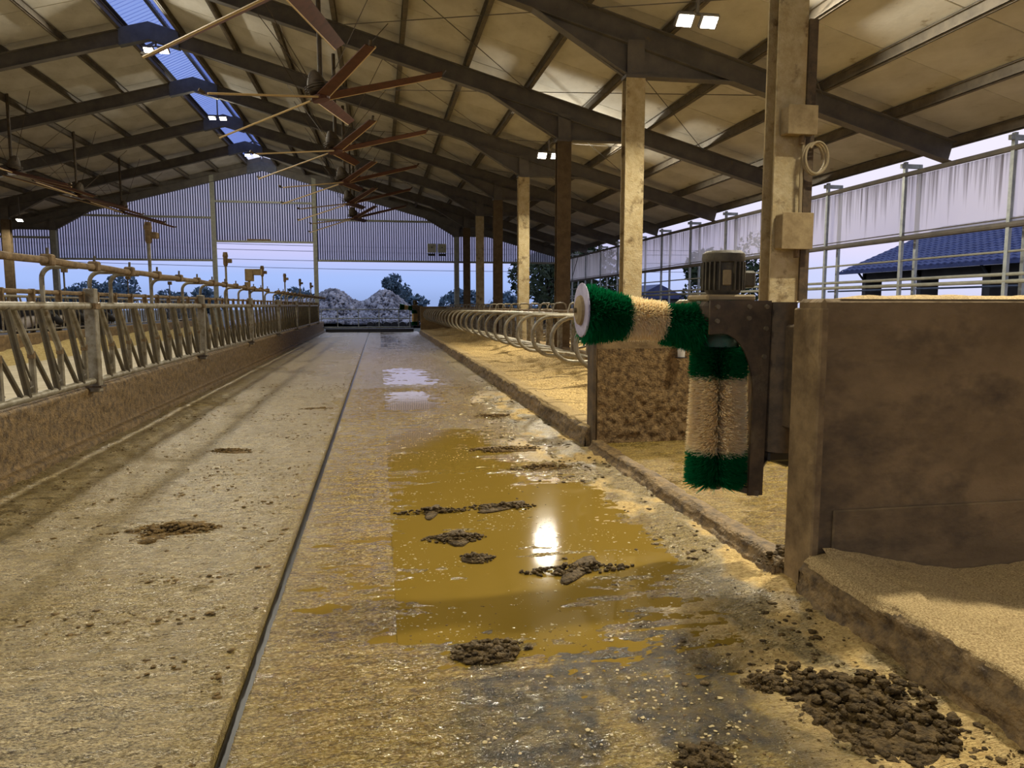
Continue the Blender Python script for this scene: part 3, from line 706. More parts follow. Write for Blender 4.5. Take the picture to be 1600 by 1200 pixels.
# ================================================================== HEADLOCK FEED FENCE
FX = -2.95
def bend(p):  # identity, for readability
    return p
def arc(c, r, a0, a1, n, f): return [f(c[0] + r * math.cos(a), c[1] + r * math.sin(a)) for a in np.linspace(a0, a1, n)]
def make_panel():
    r = thing('headlock_panel', '', 'fence', (0, 0, 0))
    # local: y 0..4.8 between posts; x=0 fence plane
    MB().tube([(0, 0.06, 1.45), (0, 4.74, 1.45)], 0.038, 10).build('top_rail', 'galv', r, smooth=True, local=True)
    MB().tube([(-0.05, 0.0, 1.575), (-0.05, 4.8, 1.575)], 0.02, 8).build('lock_rail', 'rail_dirty', r, smooth=True, local=True)
    MB().tube([(0, 0.06, 0.67), (0, 4.74, 0.67)], 0.034, 10).build('bottom_rail', 'galv', r, smooth=True, local=True)
    for q in range(9):
        y = 0.3 + q * 0.55; MB().bevbox(-0.072, -0.02, y - 0.014, y + 0.014, 1.478, 1.6, 0.004).build('clamp', 'rail_dirty', r, local=True)
    for i in range(8):
        y0 = 0.12 + i * 0.575
        MB().tube([(0.012, y0, 1.43), (0.012, y0 + 0.28, 0.68)], 0.030, 8).build('fixed_bar', 'galv_dark', r, smooth=True, local=True)
        yk_ = MB().tube([(-0.012, y0 + 0.16, 1.43), (-0.012, y0 + 0.40, 1.10), (-0.012, y0 + 0.445, 1.02), (-0.012, y0 + 0.445, 0.68)], 0.029, 8).build('yoke_bar', 'galv', r, smooth=True, local=True)
        MB().lathe([(0.033, 1.0), (0.033, 1.06)], (-0.012, y0 + 0.44, 0), 'z', 10).build('collar', 'rail_dirty', yk_, local=True)
        if i < 7: MB().tube([(0.0, y0 + 0.44, 1.05), (0.012, y0 + 0.72, 0.70)], 0.022, 8).build('brace_bar', 'galv_dark', r, smooth=True, local=True)
        MB().tube([(-0.02, y0 + 0.20, 1.10), (-0.02, y0 + 0.34, 0.86), (-0.02, y0 + 0.42, 0.70)], 0.010, 6).tube([(-0.02, y0 + 0.26, 1.08), (-0.02, y0 + 0.40, 0.84), (-0.02, y0 + 0.52, 0.72)], 0.010, 6).build('lock_rod', 'galv_dark', r, local=True)
        MB().tube([(0, y0 + 0.29, 0.69), (0, y0 + 0.33, 0.745), (0, y0 + 0.40, 0.76)], 0.008, 5).build('stop_wire', 'galv_dark', r, local=True)
    return r
panel = make_panel()
pys = [3.5 + 4.8 * i for i in range(8)]
pl_ = ['nearest section of steel headlocks, cut by the left edge', 'steel headlock section between the first and second fence posts', 'steel headlock section between the second and third fence posts', 'steel headlock section beyond the fence post with boxes',
       'fifth steel headlock section along the feed kerb', 'sixth steel headlock section along the feed kerb', 'seventh steel headlock section along the feed kerb', 'last steel headlock section, next to the far gate']
for i, y in enumerate(pys[:-1]):
    p_ = panel if i == 0 else copy_tree(panel)
    p_.location = (FX, y, 0); p_['label'] = pl_[i]; p_['group'] = 'headlock sections of the feed fence'
for i, y in enumerate(pys[1:]):
    r = thing('fence_post', ['square fence post rising nearest in view', 'second square fence post along the feed kerb', 'third square fence post, carrying two small boxes', 'fourth square fence post along the feed kerb', 'fifth square fence post along the feed kerb', 'sixth square fence post along the feed kerb', 'last square fence post beside the gate'][i], 'post', (FX, y, 0.6), group='feed fence posts')
    MB().bevbox(FX - 0.055, FX + 0.055, y - 0.055, y + 0.055, 0.55, 1.63, 0.008).build('post_body', 'galv', r)
    MB().box(FX - 0.08, FX + 0.08, y - 0.08, y + 0.08, 0.60, 0.62).build('base_plate', 'iron', r)
    MB().box(FX - 0.07, FX + 0.07, y - 0.07, y + 0.07, 1.42, 1.48).build('clamp', 'rail_dirty', r)
# overhead neck pipe on gooseneck arms
def gooseneck(y, from_post=False, i=0, grp='gooseneck arms over the feed fence'):
    z0 = 1.63 if from_post else 1.47
    path = [(FX, y, z0), (FX, y, z0 + (0.02 if from_post else 0.12))]
    zc = 1.80 - 0.11 if not from_post else 1.80 - 0.11
    for a in np.linspace(PI, PI / 2, 7):
        path.append((FX + 0.11 + 0.11 * math.cos(a), y, zc + 0.11 * math.sin(a)))
    path.append((-2.65, y, 1.80))
    r = MB().tube(path, 0.022, 8).build('gooseneck_arm', 'galv', None, smooth=True)
    return r
arm_ys = [7.2, 8.3, 8.9, 10.4, 11.95, 13.1, 15.1, 16.5, 17.9, 20.2, 21.8, 23.4, 25.0, 26.6, 28.2, 29.8, 31.4, 33.0, 34.6]
arm_lab = []
for i, y in enumerate(arm_ys):
    o = gooseneck(y, from_post=any(abs(y - q) < 0.12 for q in pys), i=i)
    if i == 0: lb = 'bent steel arm carrying the neck pipe, leftmost in view'
    elif i < 9: lb = ORD[i] + ' bent steel arm under the near neck pipe'
    else: lb = ORD[i - 9] + ' bent steel arm under the far neck pipe'
    tag(o, lb, 'pipe arm', 'gooseneck arms over the feed fence')
def dirty_pipe(y0, y1, label):
    r = thing('neck_pipe', label, 'pipe', (-2.65, y0, 1.8))
    MB().tube([(-2.65, y, 1.815 + 0.004 * math.sin(y * 5)) for y in np.arange(y0, y1 + 0.1, 0.2)], 0.03, 10).build('pipe_body', 'rail_dirty', r, smooth=True)
    for y in np.arange(y0 + 0.6, y1, 1.0):
        MB().bevbox(-2.65 - 0.045, -2.65 + 0.045, y - 0.05, y + 0.05, 1.775, 1.87, 0.012).build('clamp', 'rail_dirty', r)
        MB().tube([(-2.65, y, 1.85), (-2.65, y + 0.01, 1.92)], 0.012, 6).build('nozzle', 'galv_dark', r)
dirty_pipe(5.0, 18.9, 'dusty overhead neck pipe over the near headlocks')
dirty_pipe(20.0, 38.0, 'overhead neck pipe over the far headlocks')
# sprinkler risers
for i, (y, zt_) in enumerate(((10.6, 2.52), (15.6, 2.48), (20.3, 2.46), (25.0, 2.46), (29.7, 2.46), (34.3, 2.46))):
    r = thing('sprinkler_riser', ['tall sprinkler riser nearest on the feed fence', 'second sprinkler riser, left of the boxed fence post', 'third sprinkler riser along the feed fence', 'fourth sprinkler riser along the feed fence', 'fifth sprinkler riser along the feed fence', 'last small sprinkler riser before the gate'][i], 'sprinkler', (FX - 0.06, y, 0.7), group='sprinkler risers')
    MB().tube([(FX - 0.06, y, 0.7), (FX - 0.06, y, zt_ - 0.2)], 0.022, 8).build('riser_pipe', 'galv', r, smooth=True)
    MB().lathe([(0.03, zt_ - 0.24), (0.045, zt_ - 0.2), (0.045, zt_ - 0.06), (0.055, zt_ - 0.04), (0.04, zt_ + 0.04)], (FX - 0.06, y, 0), 'z', 10).build('head', 'rail_dirty', r, smooth=True)
    MB().bevbox(FX - 0.04, FX + 0.05, y - 0.03, y + 0.1, zt_ - 0.17, zt_ - 0.09, 0.01).build('valve', 'rail_dirty', r)
# boxes on the third fence post
r = thing('control_box', 'beige control box on top of the third fence post', 'box', (FX, 17.9, 1.8))
MB().bevbox(FX - 0.08, FX + 0.1, 17.82, 17.98, 2.02, 2.3, 0.01).build('case', 'box_beige', r); MB().bevbox(FX + 0.1, FX + 0.28, 17.82, 17.98, 2.16, 2.3, 0.01).build('lid', 'box_beige', r)
MB().tube([(FX, 17.9, 1.63), (FX, 17.9, 2.05)], 0.03, 8).build('bracket', 'galv', r); MB().bevbox(FX - 0.09, FX + 0.03, 17.8, 17.9, 1.8, 2.0, 0.01).build('lower_case', 'box_beige', r)

# far side of the feed passage: a second, simpler headlock fence, feed and cows
def make_far_panel():
    r = thing('far_headlock_panel', '', 'fence', (0, 0, 0))
    MB().tube([(0, 0.0, 1.70), (0, 4.8, 1.70)], 0.035, 8).build('top_rail', 'galv', r, smooth=True, local=True)
    MB().tube([(0, 0.0, 0.80), (0, 4.8, 0.80)], 0.03, 8).build('bottom_rail', 'galv', r, smooth=True, local=True)
    for i in range(8):
        y0 = 0.15 + i * 0.6
        MB().tube([(0, y0, 1.7), (0, y0 + 0.22, 0.8)], 0.024, 6).build('fixed_bar', 'galv_dark', r, smooth=True, local=True)
        MB().tube([(0, y0 + 0.18, 1.7), (0, y0 + 0.42, 1.2), (0, y0 + 0.42, 0.8)], 0.024, 6).build('yoke_bar', 'galv', r, smooth=True, local=True)
    return r
fp = make_far_panel()
for i, y in enumerate((16.8, 21.6, 26.4, 31.2, 36.0)):
    p_ = fp if i == 0 else copy_tree(fp)
    p_.location = (-9.3, y, 0); p_['label'] = ORD[i] + ' headlock section on the far side of the feed passage'; p_['group'] = 'far headlock sections'
tag(MB().bevbox(-9.45, -9.2, 5, 41, 0.0, 0.72, 0.02).build('wall_passage_kerb', 'concrete_edge'), 'low kerb under the far headlock fence', kind='structure')
xx = np.arange(-9.15, -7.6, 0.05); yy = np.arange(12, 41, 0.08); A, B = np.meshgrid(xx, yy)
Zf = 0.15 + 0.30 * np.exp(-((A + 8.7) / 0.45) ** 2) * (0.5 + fbm(A * 2, B * 1.5, 55, 4))
tag(link('feed_ration', grid_mesh('feed_ration', A, B, Zf), 'feed'), 'yellow chopped feed heaped along the far headlocks', 'feed', kind='stuff')
for i, (y, zt_) in enumerate(((24.2, 2.6), (29.9, 2.6), (35.5, 2.55))):
    r = thing('sprinkler_riser', ORD[i] + ' thin riser pipe on the far headlock fence', 'sprinkler', (-9.3, y, 0.8), group='far sprinkler risers')
    MB().tube([(-9.3, y, 0.8), (-9.3, y, zt_)], 0.025, 6).build('riser_pipe', 'galv_dark', r); MB().bevbox(-9.36, -9.2, y - 0.06, y + 0.06, zt_ - 0.15, zt_, 0.01).build('head', 'rail_dirty', r)

def make_cow():
    me = bpy.data.meshes.new('cow'); J = []; E_ = []; Rr = []
    def v(p, r): J.append(p); Rr.append(r); return len(J) - 1
    def e(a, b): E_.append((a, b))
    # cow faces +X, standing; origin at ground under the body centre
    pel = v((-0.62, 0, 1.12), (0.27, 0.26)); mid = v((-0.05, 0, 1.06), (0.36, 0.36)); che = v((0.5, 0, 1.08), (0.30, 0.33)); nk = v((0.86, 0, 1.2), (0.17, 0.22)); hd = v((1.18, 0, 1.16), (0.13, 0.15)); mz = v((1.5, 0, 0.92), (0.085, 0.09))
    e(pel, mid); e(mid, che); e(che, nk); e(nk, hd); e(hd, mz)
    for s in (-1, 1):
        a = v((-0.66, s * 0.2, 0.86), (0.16, 0.16)); b = v((-0.60, s * 0.21, 0.62), (0.09, 0.09)); c = v((-0.74, s * 0.21, 0.42), (0.06, 0.06)); d = v((-0.70, s * 0.21, 0.04), (0.055, 0.055))
        e(pel, a); e(a, b); e(b, c); e(c, d)
        a = v((0.5, s * 0.19, 0.78), (0.12, 0.12)); b = v((0.52, s * 0.2, 0.42), (0.06, 0.06)); c = v((0.52, s * 0.2, 0.04), (0.055, 0.055)); e(che, a); e(a, b); e(b, c)
        a = v((1.10, s * 0.17, 1.24), (0.05, 0.025)); b = v((1.06, s * 0.30, 1.24), (0.05, 0.02)); e(hd, a); e(a, b)
    t = v((-0.92, 0, 1.12), (0.04, 0.04)); t2 = v((-0.97, 0, 0.6), (0.03, 0.03)); e(pel, t); e(t, t2)
    me.from_pydata(J, E_, [])
    o = bpy.data.objects.new('cow', me); COL.objects.link(o)
    sk = o.modifiers.new('skin', 'SKIN'); sk.use_smooth_shade = True
    for i, r_ in enumerate(Rr): me.skin_vertices[0].data[i].radius = r_
    me.skin_vertices[0].data[0].use_root = True
    ss = o.modifiers.new('sub', 'SUBSURF'); ss.levels = 2; ss.render_levels = 2
    me.materials.append(MAT['hide_black'])
    dg = bpy.context.evaluated_depsgraph_get(); ev = o.evaluated_get(dg); m2 = bpy.data.meshes.new_from_object(ev)
    o.modifiers.clear(); o.data = m2; m2.materials.clear(); m2.materials.append(MAT['hide_black']); m2.polygons.foreach_set('use_smooth', [True] * len(m2.polygons))
    return o
cow = make_cow()
cow_lab = ['black and white cow behind the far headlocks, left of the fence post', 'black and white cow eating at the far headlocks in the middle', 'black and white cow farthest along the far headlocks']
for i, y in enumerate((23.6, 25.4, 27.6)):
    c_ = cow if i == 0 else cow.copy()
    if i: COL.objects.link(c_)
    c_.location = (-10.6, y, 0.0); c_.rotation_euler = (0, 0, random.uniform(-0.15, 0.15)); tag(c_, cow_lab[i], 'cow', 'cows at the far feed fence')

# ================================================================== CUBICLE DIVIDERS
def make_divider():
    r = thing('cubicle_divider', '', 'stall divider', (0, 0, 0))
    # local: x 0 = stall centre line (posts), loops reach to x=-2.1 (alley side)
    path = [(-0.2, 0, 1.30)] + [(-0.8, 0, 1.30), (-1.4, 0, 1.30), (-1.80, 0, 1.30)]
    for a in np.linspace(PI / 2, 3 * PI / 2, 13): path.append((-1.81 + 0.29 * math.cos(a), 0, 1.01 + 0.29 * math.sin(a)))
    path += [(-1.6, 0, 0.715), (-1.2, 0, 0.66), (-0.8, 0, 0.58), (-0.2, 0, 0.45)]
    MB().tube(path, 0.028, 10).build('loop_tube', 'galv', r, smooth=True, local=True)
    MB().bevbox(-0.24, -0.14, -0.05, 0.05, 0.0, 1.36, 0.008).build('upright', 'galv', r, local=True)
    MB().tube([(-0.95, 0, 1.30), (-0.9, 0, 1.48), (-0.86, 0, 1.505), (-0.72, 0, 1.505), (-0.68, 0, 1.48), (-0.63, 0, 1.30)], 0.016, 8).build('neck_rail_clamp', 'galv', r, smooth=True, local=True)
    return r
div = make_divider()
ROWY = [8.05 + 1.2 * i for i in range(25)]
for i, y in enumerate(ROWY):
    d_ = div if i == 0 else copy_tree(div)
    d_.location = (POST_X, y, 0.2)
    d_.location.z = 0.0
    d_['label'] = ORD[i] + ' looped tube stall divider counted from the crossover wall, alley row'
    d_['group'] = 'stall dividers beside the alley'
for i, y in enumerate(ROWY):
    d_ = copy_tree(div); d_.location = (POST_X, y + 0.1, 0.0); d_.rotation_euler = (0, 0, PI)
    d_['label'] = ORD[i] + ' looped stall divider from the crossover wall, rear row behind the posts'
    d_['group'] = 'stall dividers of the rear row'
for sx, lb in ((-1, 'dusty neck rail along the stall row beside the alley'), (1, 'neck rail along the rear stall row')):
    tag(MB().tube([(POST_X + sx * 0.8, 7.3, 1.345), (POST_X + sx * 0.8, 37.9, 1.345)], 0.03, 10).build('neck_rail', 'rail_dirty', None, smooth=True), lb, 'rail')
tag(MB().bevbox(POST_X - 0.14, POST_X + 0.14, 7.2, 37.9, 0.2, 0.48, 0.03).build('brisket_board', 'concrete_edge'), 'low concrete brisket kerb between the two stall rows', 'kerb')

# ================================================================== FAR GATE
r = thing('gate', 'galvanised tube gate closing the far end of the alley', 'gate', (-0.7, 40.5, 0))
for z in (1.26, 0.78, 0.30): MB().tube([(-3.1, 40.5, z), (1.7, 40.5, z)], 0.03, 8).build('rail', 'galv_clean', r)
for x in (-3.05, -2.2, -1.1, 0.0, 1.05, 1.65): MB().tube([(x, 40.5, 0.28), (x, 40.5, 1.27)], 0.025, 8).build('upright', 'galv_clean', r)
tag(MB().bevbox(-2.9, 1.9, 41.3, 41.7, -0.1, 0.2, 0.02).build('threshold', 'rubber'), 'dark threshold strip under the far gate', 'threshold')

# ================================================================== COW BRUSH
def bristles(P0, P1, prof_fn, n, rc, t0, t1, part=None, droop=0.0, wid=0.0042, seed=1):
    """thin triangles from a core to a radius profile; t in [t0,t1] along the axis"""
    rg = np.random.default_rng(seed)
    P0 = np.array(P0); P1 = np.array(P1); ax = (P1 - P0); Ln = np.linalg.norm(ax); ax = ax / Ln
    ref = np.array([0, 1.0, 0]) if abs(ax[2]) > 0.5 else np.array([0, 0, 1.0])
    e1 = np.cross(ax, ref); e1 /= np.linalg.norm(e1); e2 = np.cross(ax, e1)
    t = rg.uniform(t0, t1, n); a = rg.uniform(0, 2 * PI, n)
    rad = (np.cos(a)[:, None] * e1 + np.sin(a)[:, None] * e2)
    tan = (-np.sin(a)[:, None] * e1 + np.cos(a)[:, None] * e2)
    R_ = prof_fn(t) * rg.uniform(0.84, 1.06, n)
    d = rad + tan * rg.normal(0, 0.16, n)[:, None] + ax * rg.normal(0, 0.13, n)[:, None]
    if part is not None:
        # bristles part away from a line facing the direction `part`
        pv = np.array(part); al = (rad @ pv); side = np.sign(tan @ pv)
        lean = np.clip((al - 0.93) / 0.07, 0, 1) * 0.30
        d = d - tan * (side * lean)[:, None]
    d /= np.linalg.norm(d, axis=1)[:, None]
    base = P0 + ax * (t * Ln)[:, None] + rad * rc
    tip = base + d * (R_ - rc)[:, None]; tip[:, 2] -= droop * rg.uniform(0.6, 1.4, n)
    w_ = (tan * 0.6 + ax * rg.normal(0, 0.8, n)[:, None]); w_ /= np.linalg.norm(w_, axis=1)[:, None]
    w_ *= wid * rg.uniform(0.7, 1.3, n)[:, None]
    V = np.stack([base - w_, base + w_, tip + w_ * 0.25, tip - w_ * 0.25], 1).reshape(-1, 3)
    q = np.arange(4 * n).reshape(n, 4)
    m = bpy.data.meshes.new('bristles'); m.vertices.add(len(V)); m.vertices.foreach_set('co', V.ravel())
    m.loops.add(q.size); m.loops.foreach_set('vertex_index', q.ravel().astype(np.int32))
    m.polygons.add(n); m.polygons.foreach_set('loop_start', np.arange(0, q.size, 4, dtype=np.int32)); m.polygons.foreach_set('loop_total', np.full(n, 4, np.int32))
    m.update(); m.validate(); return m

BX, BY = 1.84, 3.75      # vertical brush axis
def make_brush():
    r = thing('cow_brush', '', 'cow brush', (BX, BY, 0))
    def band(P0, P1, fn, t0, t1, n, col, rc, part=None, droop=0, seed=1, lab=None):
        m = bristles(P0, P1, fn, n, rc, t0, t1, part, droop, seed=seed)
        o = link('bristle_band', m, 'bristle_' + col, r); tag(o, kind='stuff', label=lab); return o
    to_cam = np.array([-BX + 0.55, -BY, 0.4]); to_cam = to_cam / np.linalg.norm(to_cam)
    # vertical brush
    V0, V1 = (BX, BY, 0.475), (BX + 0.0, BY, 1.215)
    fv = lambda t: 0.172 - 0.028 * t + 0.010 * (t > 0.80)
    MB().lathe([(0.05, 0.45), (0.05, 1.23)], (BX, BY, 0), 'z', 16).build('core', 'core', r)
    band(V0, V1, fv, 0.0, 0.24, 9000, 'green', 0.05, to_cam, 0.012, 11, 'green lower bristle band of the upright roller')
    band(V0, V1, fv, 0.23, 0.80, 19000, 'cream', 0.05, to_cam, 0.0, 12, 'cream middle bristle band of the upright roller')
    band(V0, V1, fv, 0.79, 1.0, 9000, 'green', 0.05, None, -0.004, 13, 'green upper bristle band of the upright roller')
    # horizontal brush, pointing into the alley and rising slightly
    H0, H1 = (1.075, BY, 1.425), (1.715, BY, 1.368)
    fh = lambda t: 0.162 - 0.055 * np.sin(np.clip(t, 0, 1) * PI * 0.8) + 0.012 * np.clip(t - 0.75, 0, 1) * 4 * 0.5
    MB().tube([H0, H1], 0.045, 14).build('core', 'core', r)
    band(H0, H1, fh, 0.0, 0.36, 12000, 'green', 0.045, None, 0.02, 21, 'green outer bristle band of the level roller')
    band(H0, H1, fh, 0.35, 0.68, 12000, 'cream', 0.045, None, 0.02, 22, 'cream middle bristle band of the level roller')
    band(H0, H1, fh, 0.67, 1.0, 11000, 'green', 0.045, None, 0.035, 23, 'green inner bristle band of the level roller')
    dsc = MB().lathe([(0.14, -0.006), (0.145, 0.0), (0.14, 0.006)], (1.055, BY, 1.427), 'x', 28).build('end_disc', 'disc', r)
    MB().lathe([(0.05, -0.03), (0.075, -0.02), (0.08, -0.006)], (1.055, BY, 1.427), 'x', 20).build('hub_cap', 'box_beige', dsc)
    MB().lathe([(0.014, -0.045), (0.014, -0.03)], (1.055, BY, 1.427), 'x', 8).build('nut', 'bolt', dsc)
    # gearbox elbow
    MB().tube([(1.70, BY, 1.37), (1.78, BY, 1.365)], [0.075, 0.10], 18).build('horizontal_flange', 'iron_green', r, smooth=True)
    gb = MB().lathe([(0.075, 1.225), (0.105, 1.23), (0.105, 1.27), (0.09, 1.29), (0.095, 1.33), (0.13, 1.40), (0.135, 1.47), (0.11, 1.50)], (BX, BY, 0), 'z', 24).build('gearbox', 'iron_green', r, smooth=True)
    MB().bevbox(BX - 0.15, BX + 0.12, BY - 0.13, BY + 0.13, 1.36, 1.48, 0.03).build('gear_housing', 'iron', r)
    MB().tube([(BX + 0.09, BY - 0.09, 1.25), (BX + 0.09, BY - 0.09, 1.36)], [0.018, 0.01], 8).build('grease_nipple', 'white_plastic', gb, smooth=True)
    MB().bevbox(BX - 0.14, BX + 0.14, BY - 0.13, BY + 0.13, 1.475, 1.51, 0.01).build('motor_plate', 'box_beige', r)
    # motor with cooling fins
    mo = MB().lathe([(0.08, 1.51), (0.095, 1.53), (0.098, 1.55), (0.098, 1.68), (0.11, 1.685), (0.115, 1.70), (0.112, 1.73), (0.095, 1.745), (0.02, 1.748)], (BX + 0.01, BY, 0), 'z', 28).build('motor', 'motor', r, smooth=True)
    for i in range(26):
        a = 2 * PI * i / 26
        if abs(((a - 4.45 + PI) % (2 * PI)) - PI) < 0.28: continue
        m = MB().box(0.09, 0.118, -0.004, 0.004, 1.535, 1.685); ca, sa = math.cos(a), math.sin(a)
        m.v = [(x * ca - y * sa + BX + 0.01, x * sa + y * ca + BY, z) for x, y, z in m.v]; m.build('cooling_fin', 'motor', mo)
    m = MB().bevbox(0.085, 0.116, -0.022, 0.022, 1.56, 1.64, 0.004)
    ca, sa = math.cos(4.45), math.sin(4.45); m.v = [(x * ca - y * sa + BX + 0.01, x * sa + y * ca + BY, z) for x, y, z in m.v]; m.build('name_plate', 'box_beige', mo)
    MB().bevbox(BX + 0.09, BX + 0.18, BY - 0.055, BY + 0.055, 1.55, 1.64, 0.012).build('terminal_box', 'motor', mo)
    # carrier plate: thick arch-shaped steel plate
    poly = [(BX - 0.13, 1.478), (2.06, 1.478), (2.045, 0.42), (1.962, 0.42), (1.972, 0.97)]
    for a in np.linspace(0, PI / 2, 9)[1:]: poly.append((BX - 0.06 + 0.19 * math.cos(a), 0.97 + 0.335 * math.sin(a)))
    poly += [(BX - 0.13, 1.30)]
    pla = MB().prism(poly, BY - 0.15, BY - 0.135).build('carrier_plate', 'iron', r)
    for (bx, bz) in ((1.75, 1.445), (1.75, 1.37), (1.93, 1.445), (1.93, 1.385), (2.03, 1.445), (2.03, 1.33), (2.025, 1.18)):
        MB().lathe([(0.012, -0.012), (0.014, 0.0)], (bx, BY - 0.15, bz), 'y', 8).build('bolt', 'bolt', pla)
    MB().box(2.03, 2.05, BY - 0.135, BY + 0.02, 0.42, 1.475).build('side_flange', 'iron', r)
    MB().beam((BX + 0.03, BY - 0.05, 0.465), (2.03, BY - 0.14, 0.43), 0.05, 0.03).build('bottom_foot', 'iron', r)
    MB().lathe([(0.03, 0.43), (0.045, 0.45), (0.05, 0.475)], (BX, BY, 0), 'z', 12).build('bottom_bearing', 'rubber', r)
    # curved shield that stands against the wall end
    vs = []; nseg = 12
    for i in range(nseg + 1):
        a = PI * (0.9 + 0.75 * i / nseg); x = 2.145 + 0.095 * math.cos(a); y = BY - 0.08 + 0.12 * math.sin(a)
        vs += [(x, y, 0.66), (x, y, 1.47)]
    MB().add(vs, [(2 * i, 2 * i + 2, 2 * i + 3, 2 * i + 1) for i in range(nseg)]).lathe([(0.08, 0.67), (0.08, 1.46)], (2.145, BY - 0.08, 0), 'z', 14).build('shield', 'iron', r, smooth=True)
    MB().bevbox(2.08, 2.26, BY - 0.14, BY + 0.06, 0.6, 0.66, 0.01).tube([(2.03, BY - 0.1, 0.56), (2.12, BY - 0.05, 0.62), (2.24, BY - 0.07, 0.58)], 0.03, 8).build('pivot', 'rubber', r)
    MB().bevbox(2.12, 2.2, 3.42, BY - 0.08, 0.8, 1.35, 0.01).build('wall_bracket', 'iron', r)
    return r
brush = make_brush(); brush['label'] = 'green and cream double-roller cow brush with motor in the foreground'; brush['group'] = 'cow brushes'
b2 = copy_tree(brush); b2.location = (BX, BY + 34.78, 0); b2['label'] = 'small distant cow brush at the far end of the stall row'

# nozzle on the crossover wall
r = thing('drinking_nipple', 'pale funnel nozzle on the spattered wall behind the brush', 'nozzle', (2.98, 6.95, 0.95))
MB().lathe([(0.035, 0.94), (0.045, 1.13)], (2.98, 6.90, 0), 'z', 12).build('funnel', 'white_plastic', r, smooth=True)
MB().lathe([(0.06, 0.93), (0.06, 0.94)], (2.98, 6.90, 0), 'z', 12).build('rim', 'rubber', r)
MB().box(2.96, 3.0, 6.9, 6.99, 1.0, 1.1).build('bracket', 'galv_dark', r)

# boxes, conduit and cable coil on the nearest stall post
PY = FR[4] - 0.125
def wedge_box(x0, x1, z0, z1, y, d, name, label):
    r = thing(name, label, 'box', ((x0 + x1) / 2, y, z0))
    MB().bevbox(x0, x1, y - d, y, z0, z1, 0.012).build('case', 'box_beige', r)
    MB().bevbox(x0 - 0.008, x1 + 0.008, y - d - 0.012, y - d, z0 - 0.008, z1 + 0.01, 0.005).build('lid', 'box_beige', r)
    MB().tube([((x0 + x1) / 2 + 0.05, y - d / 2, z0), ((x0 + x1) / 2 + 0.05, y - d / 2, z0 - 0.09)], 0.03, 8).build('cable_gland', 'rail_dirty', r)
    return r
wedge_box(4.18, 4.50, 3.22, 3.50, PY, 0.16, 'junction_box', 'upper beige junction box on the nearest stall post')
wedge_box(4.16, 4.50, 2.05, 2.41, PY, 0.16, 'junction_box', 'lower beige junction box on the nearest stall post')
r = thing('conduit', 'upright steel conduit strip beside the junction boxes', 'conduit', (4.48, PY, 1.5))
MB().box(4.44, 4.54, PY - 0.06, PY - 0.03, 1.5, 4.4).build('channel', 'iron', r); MB().tube([(4.40, PY - 0.08, 2.41), (4.39, PY - 0.09, 2.8), (4.41, PY - 0.08, 3.2)], 0.018, 6).build('cable', 'cable', r)
cp = []
for t in np.linspace(0, 2 * PI * 2.4, 60): cp.append((4.50 + 0.12 * math.cos(t) + 0.008 * t / 6, PY - 0.1 - 0.006 * t, 2.98 + 0.16 * math.sin(t)))
tag(MB().tube(cp, 0.013, 6).build('cable_coil', 'cable', None, smooth=True), 'coiled pale cable hanging between the two junction boxes', 'cable')

# ================================================================== MANURE CLUMPS
_bm = bmesh.new(); bmesh.ops.create_icosphere(_bm, subdivisions=2, radius=1); IV = np.array([v.co[:] for v in _bm.verts]); IF = np.array([[v.index for v in f_.verts] for f_ in _bm.faces]); _bm.free()
def lumps(P, S, flat, rg, nv=0.28, base=None):
    """one mesh of deformed lumps at points P with sizes S"""
    n = len(P); nvv = len(IV)
    d = 1 + rg.uniform(-nv, nv, (n, nvv, 1)); st = rg.uniform(0.7, 1.35, (n, 1, 3)) * np.array([1, 1, flat])
    a = rg.uniform(0, 2 * PI, n); c, s_ = np.cos(a), np.sin(a)
    v = IV[None] * d * st * S[:, None, None]
    if base is not None: v[0] = IV * (1 + 0.25 * (d[0] - 1)) * np.array(base)
    v = np.stack([v[..., 0] * c[:, None] - v[..., 1] * s_[:, None], v[..., 0] * s_[:, None] + v[..., 1] * c[:, None], v[..., 2]], -1) + P[:, None, :]
    f_ = (IF[None] + (np.arange(n) * nvv)[:, None, None]).reshape(-1, 3)
    m = bpy.data.meshes.new('lumps'); V = v.reshape(-1, 3); m.vertices.add(len(V)); m.vertices.foreach_set('co', V.ravel())
    m.loops.add(f_.size); m.loops.foreach_set('vertex_index', f_.ravel().astype(np.int32)); m.polygons.add(len(f_))
    m.polygons.foreach_set('loop_start', np.arange(0, f_.size, 3, dtype=np.int32)); m.polygons.foreach_set('loop_total', np.full(len(f_), 3, np.int32))
    m.update(); m.validate(); m.polygons.foreach_set('use_smooth', [True] * len(m.polygons)); return m
def clump(x, y, rx, ry, h, seed, label, matn='dung', z=0.0, group='manure clumps on the alley'):
    rg = np.random.default_rng(seed + 100)
    n = int(90 + 1800 * rx * ry * 2.2); a = rg.uniform(0, 2 * PI, n); q = rg.uniform(0, 1, n) ** 0.6
    wob = 0.75 + 0.5 * vnoise(np.cos(a) * 2 + 7, np.sin(a) * 2 + 7, seed)
    px_ = q * wob * np.cos(a); py_ = q * wob * np.sin(a)
    top = h * np.clip(1 - q ** 1.6, 0, 1) * (0.35 + 0.9 * vnoise(px_ * 3 + 9, py_ * 3 + 9, seed + 3))
    S = rg.uniform(0.006, 0.023, n) * (0.6 + 6 * min(h, 0.09)) * (1.15 - 0.5 * q)
    P = np.stack([x + px_ * rx, y + py_ * ry, z + top * rg.uniform(0.3, 1.0, n)], -1); P[0] = (x, y, z)
    o = link('manure_clump', lumps(P, S, 0.6, rg, 0.34, (rx * 0.85, ry * 0.85, h * 0.35)), matn); return tag(o, label, 'manure', group)
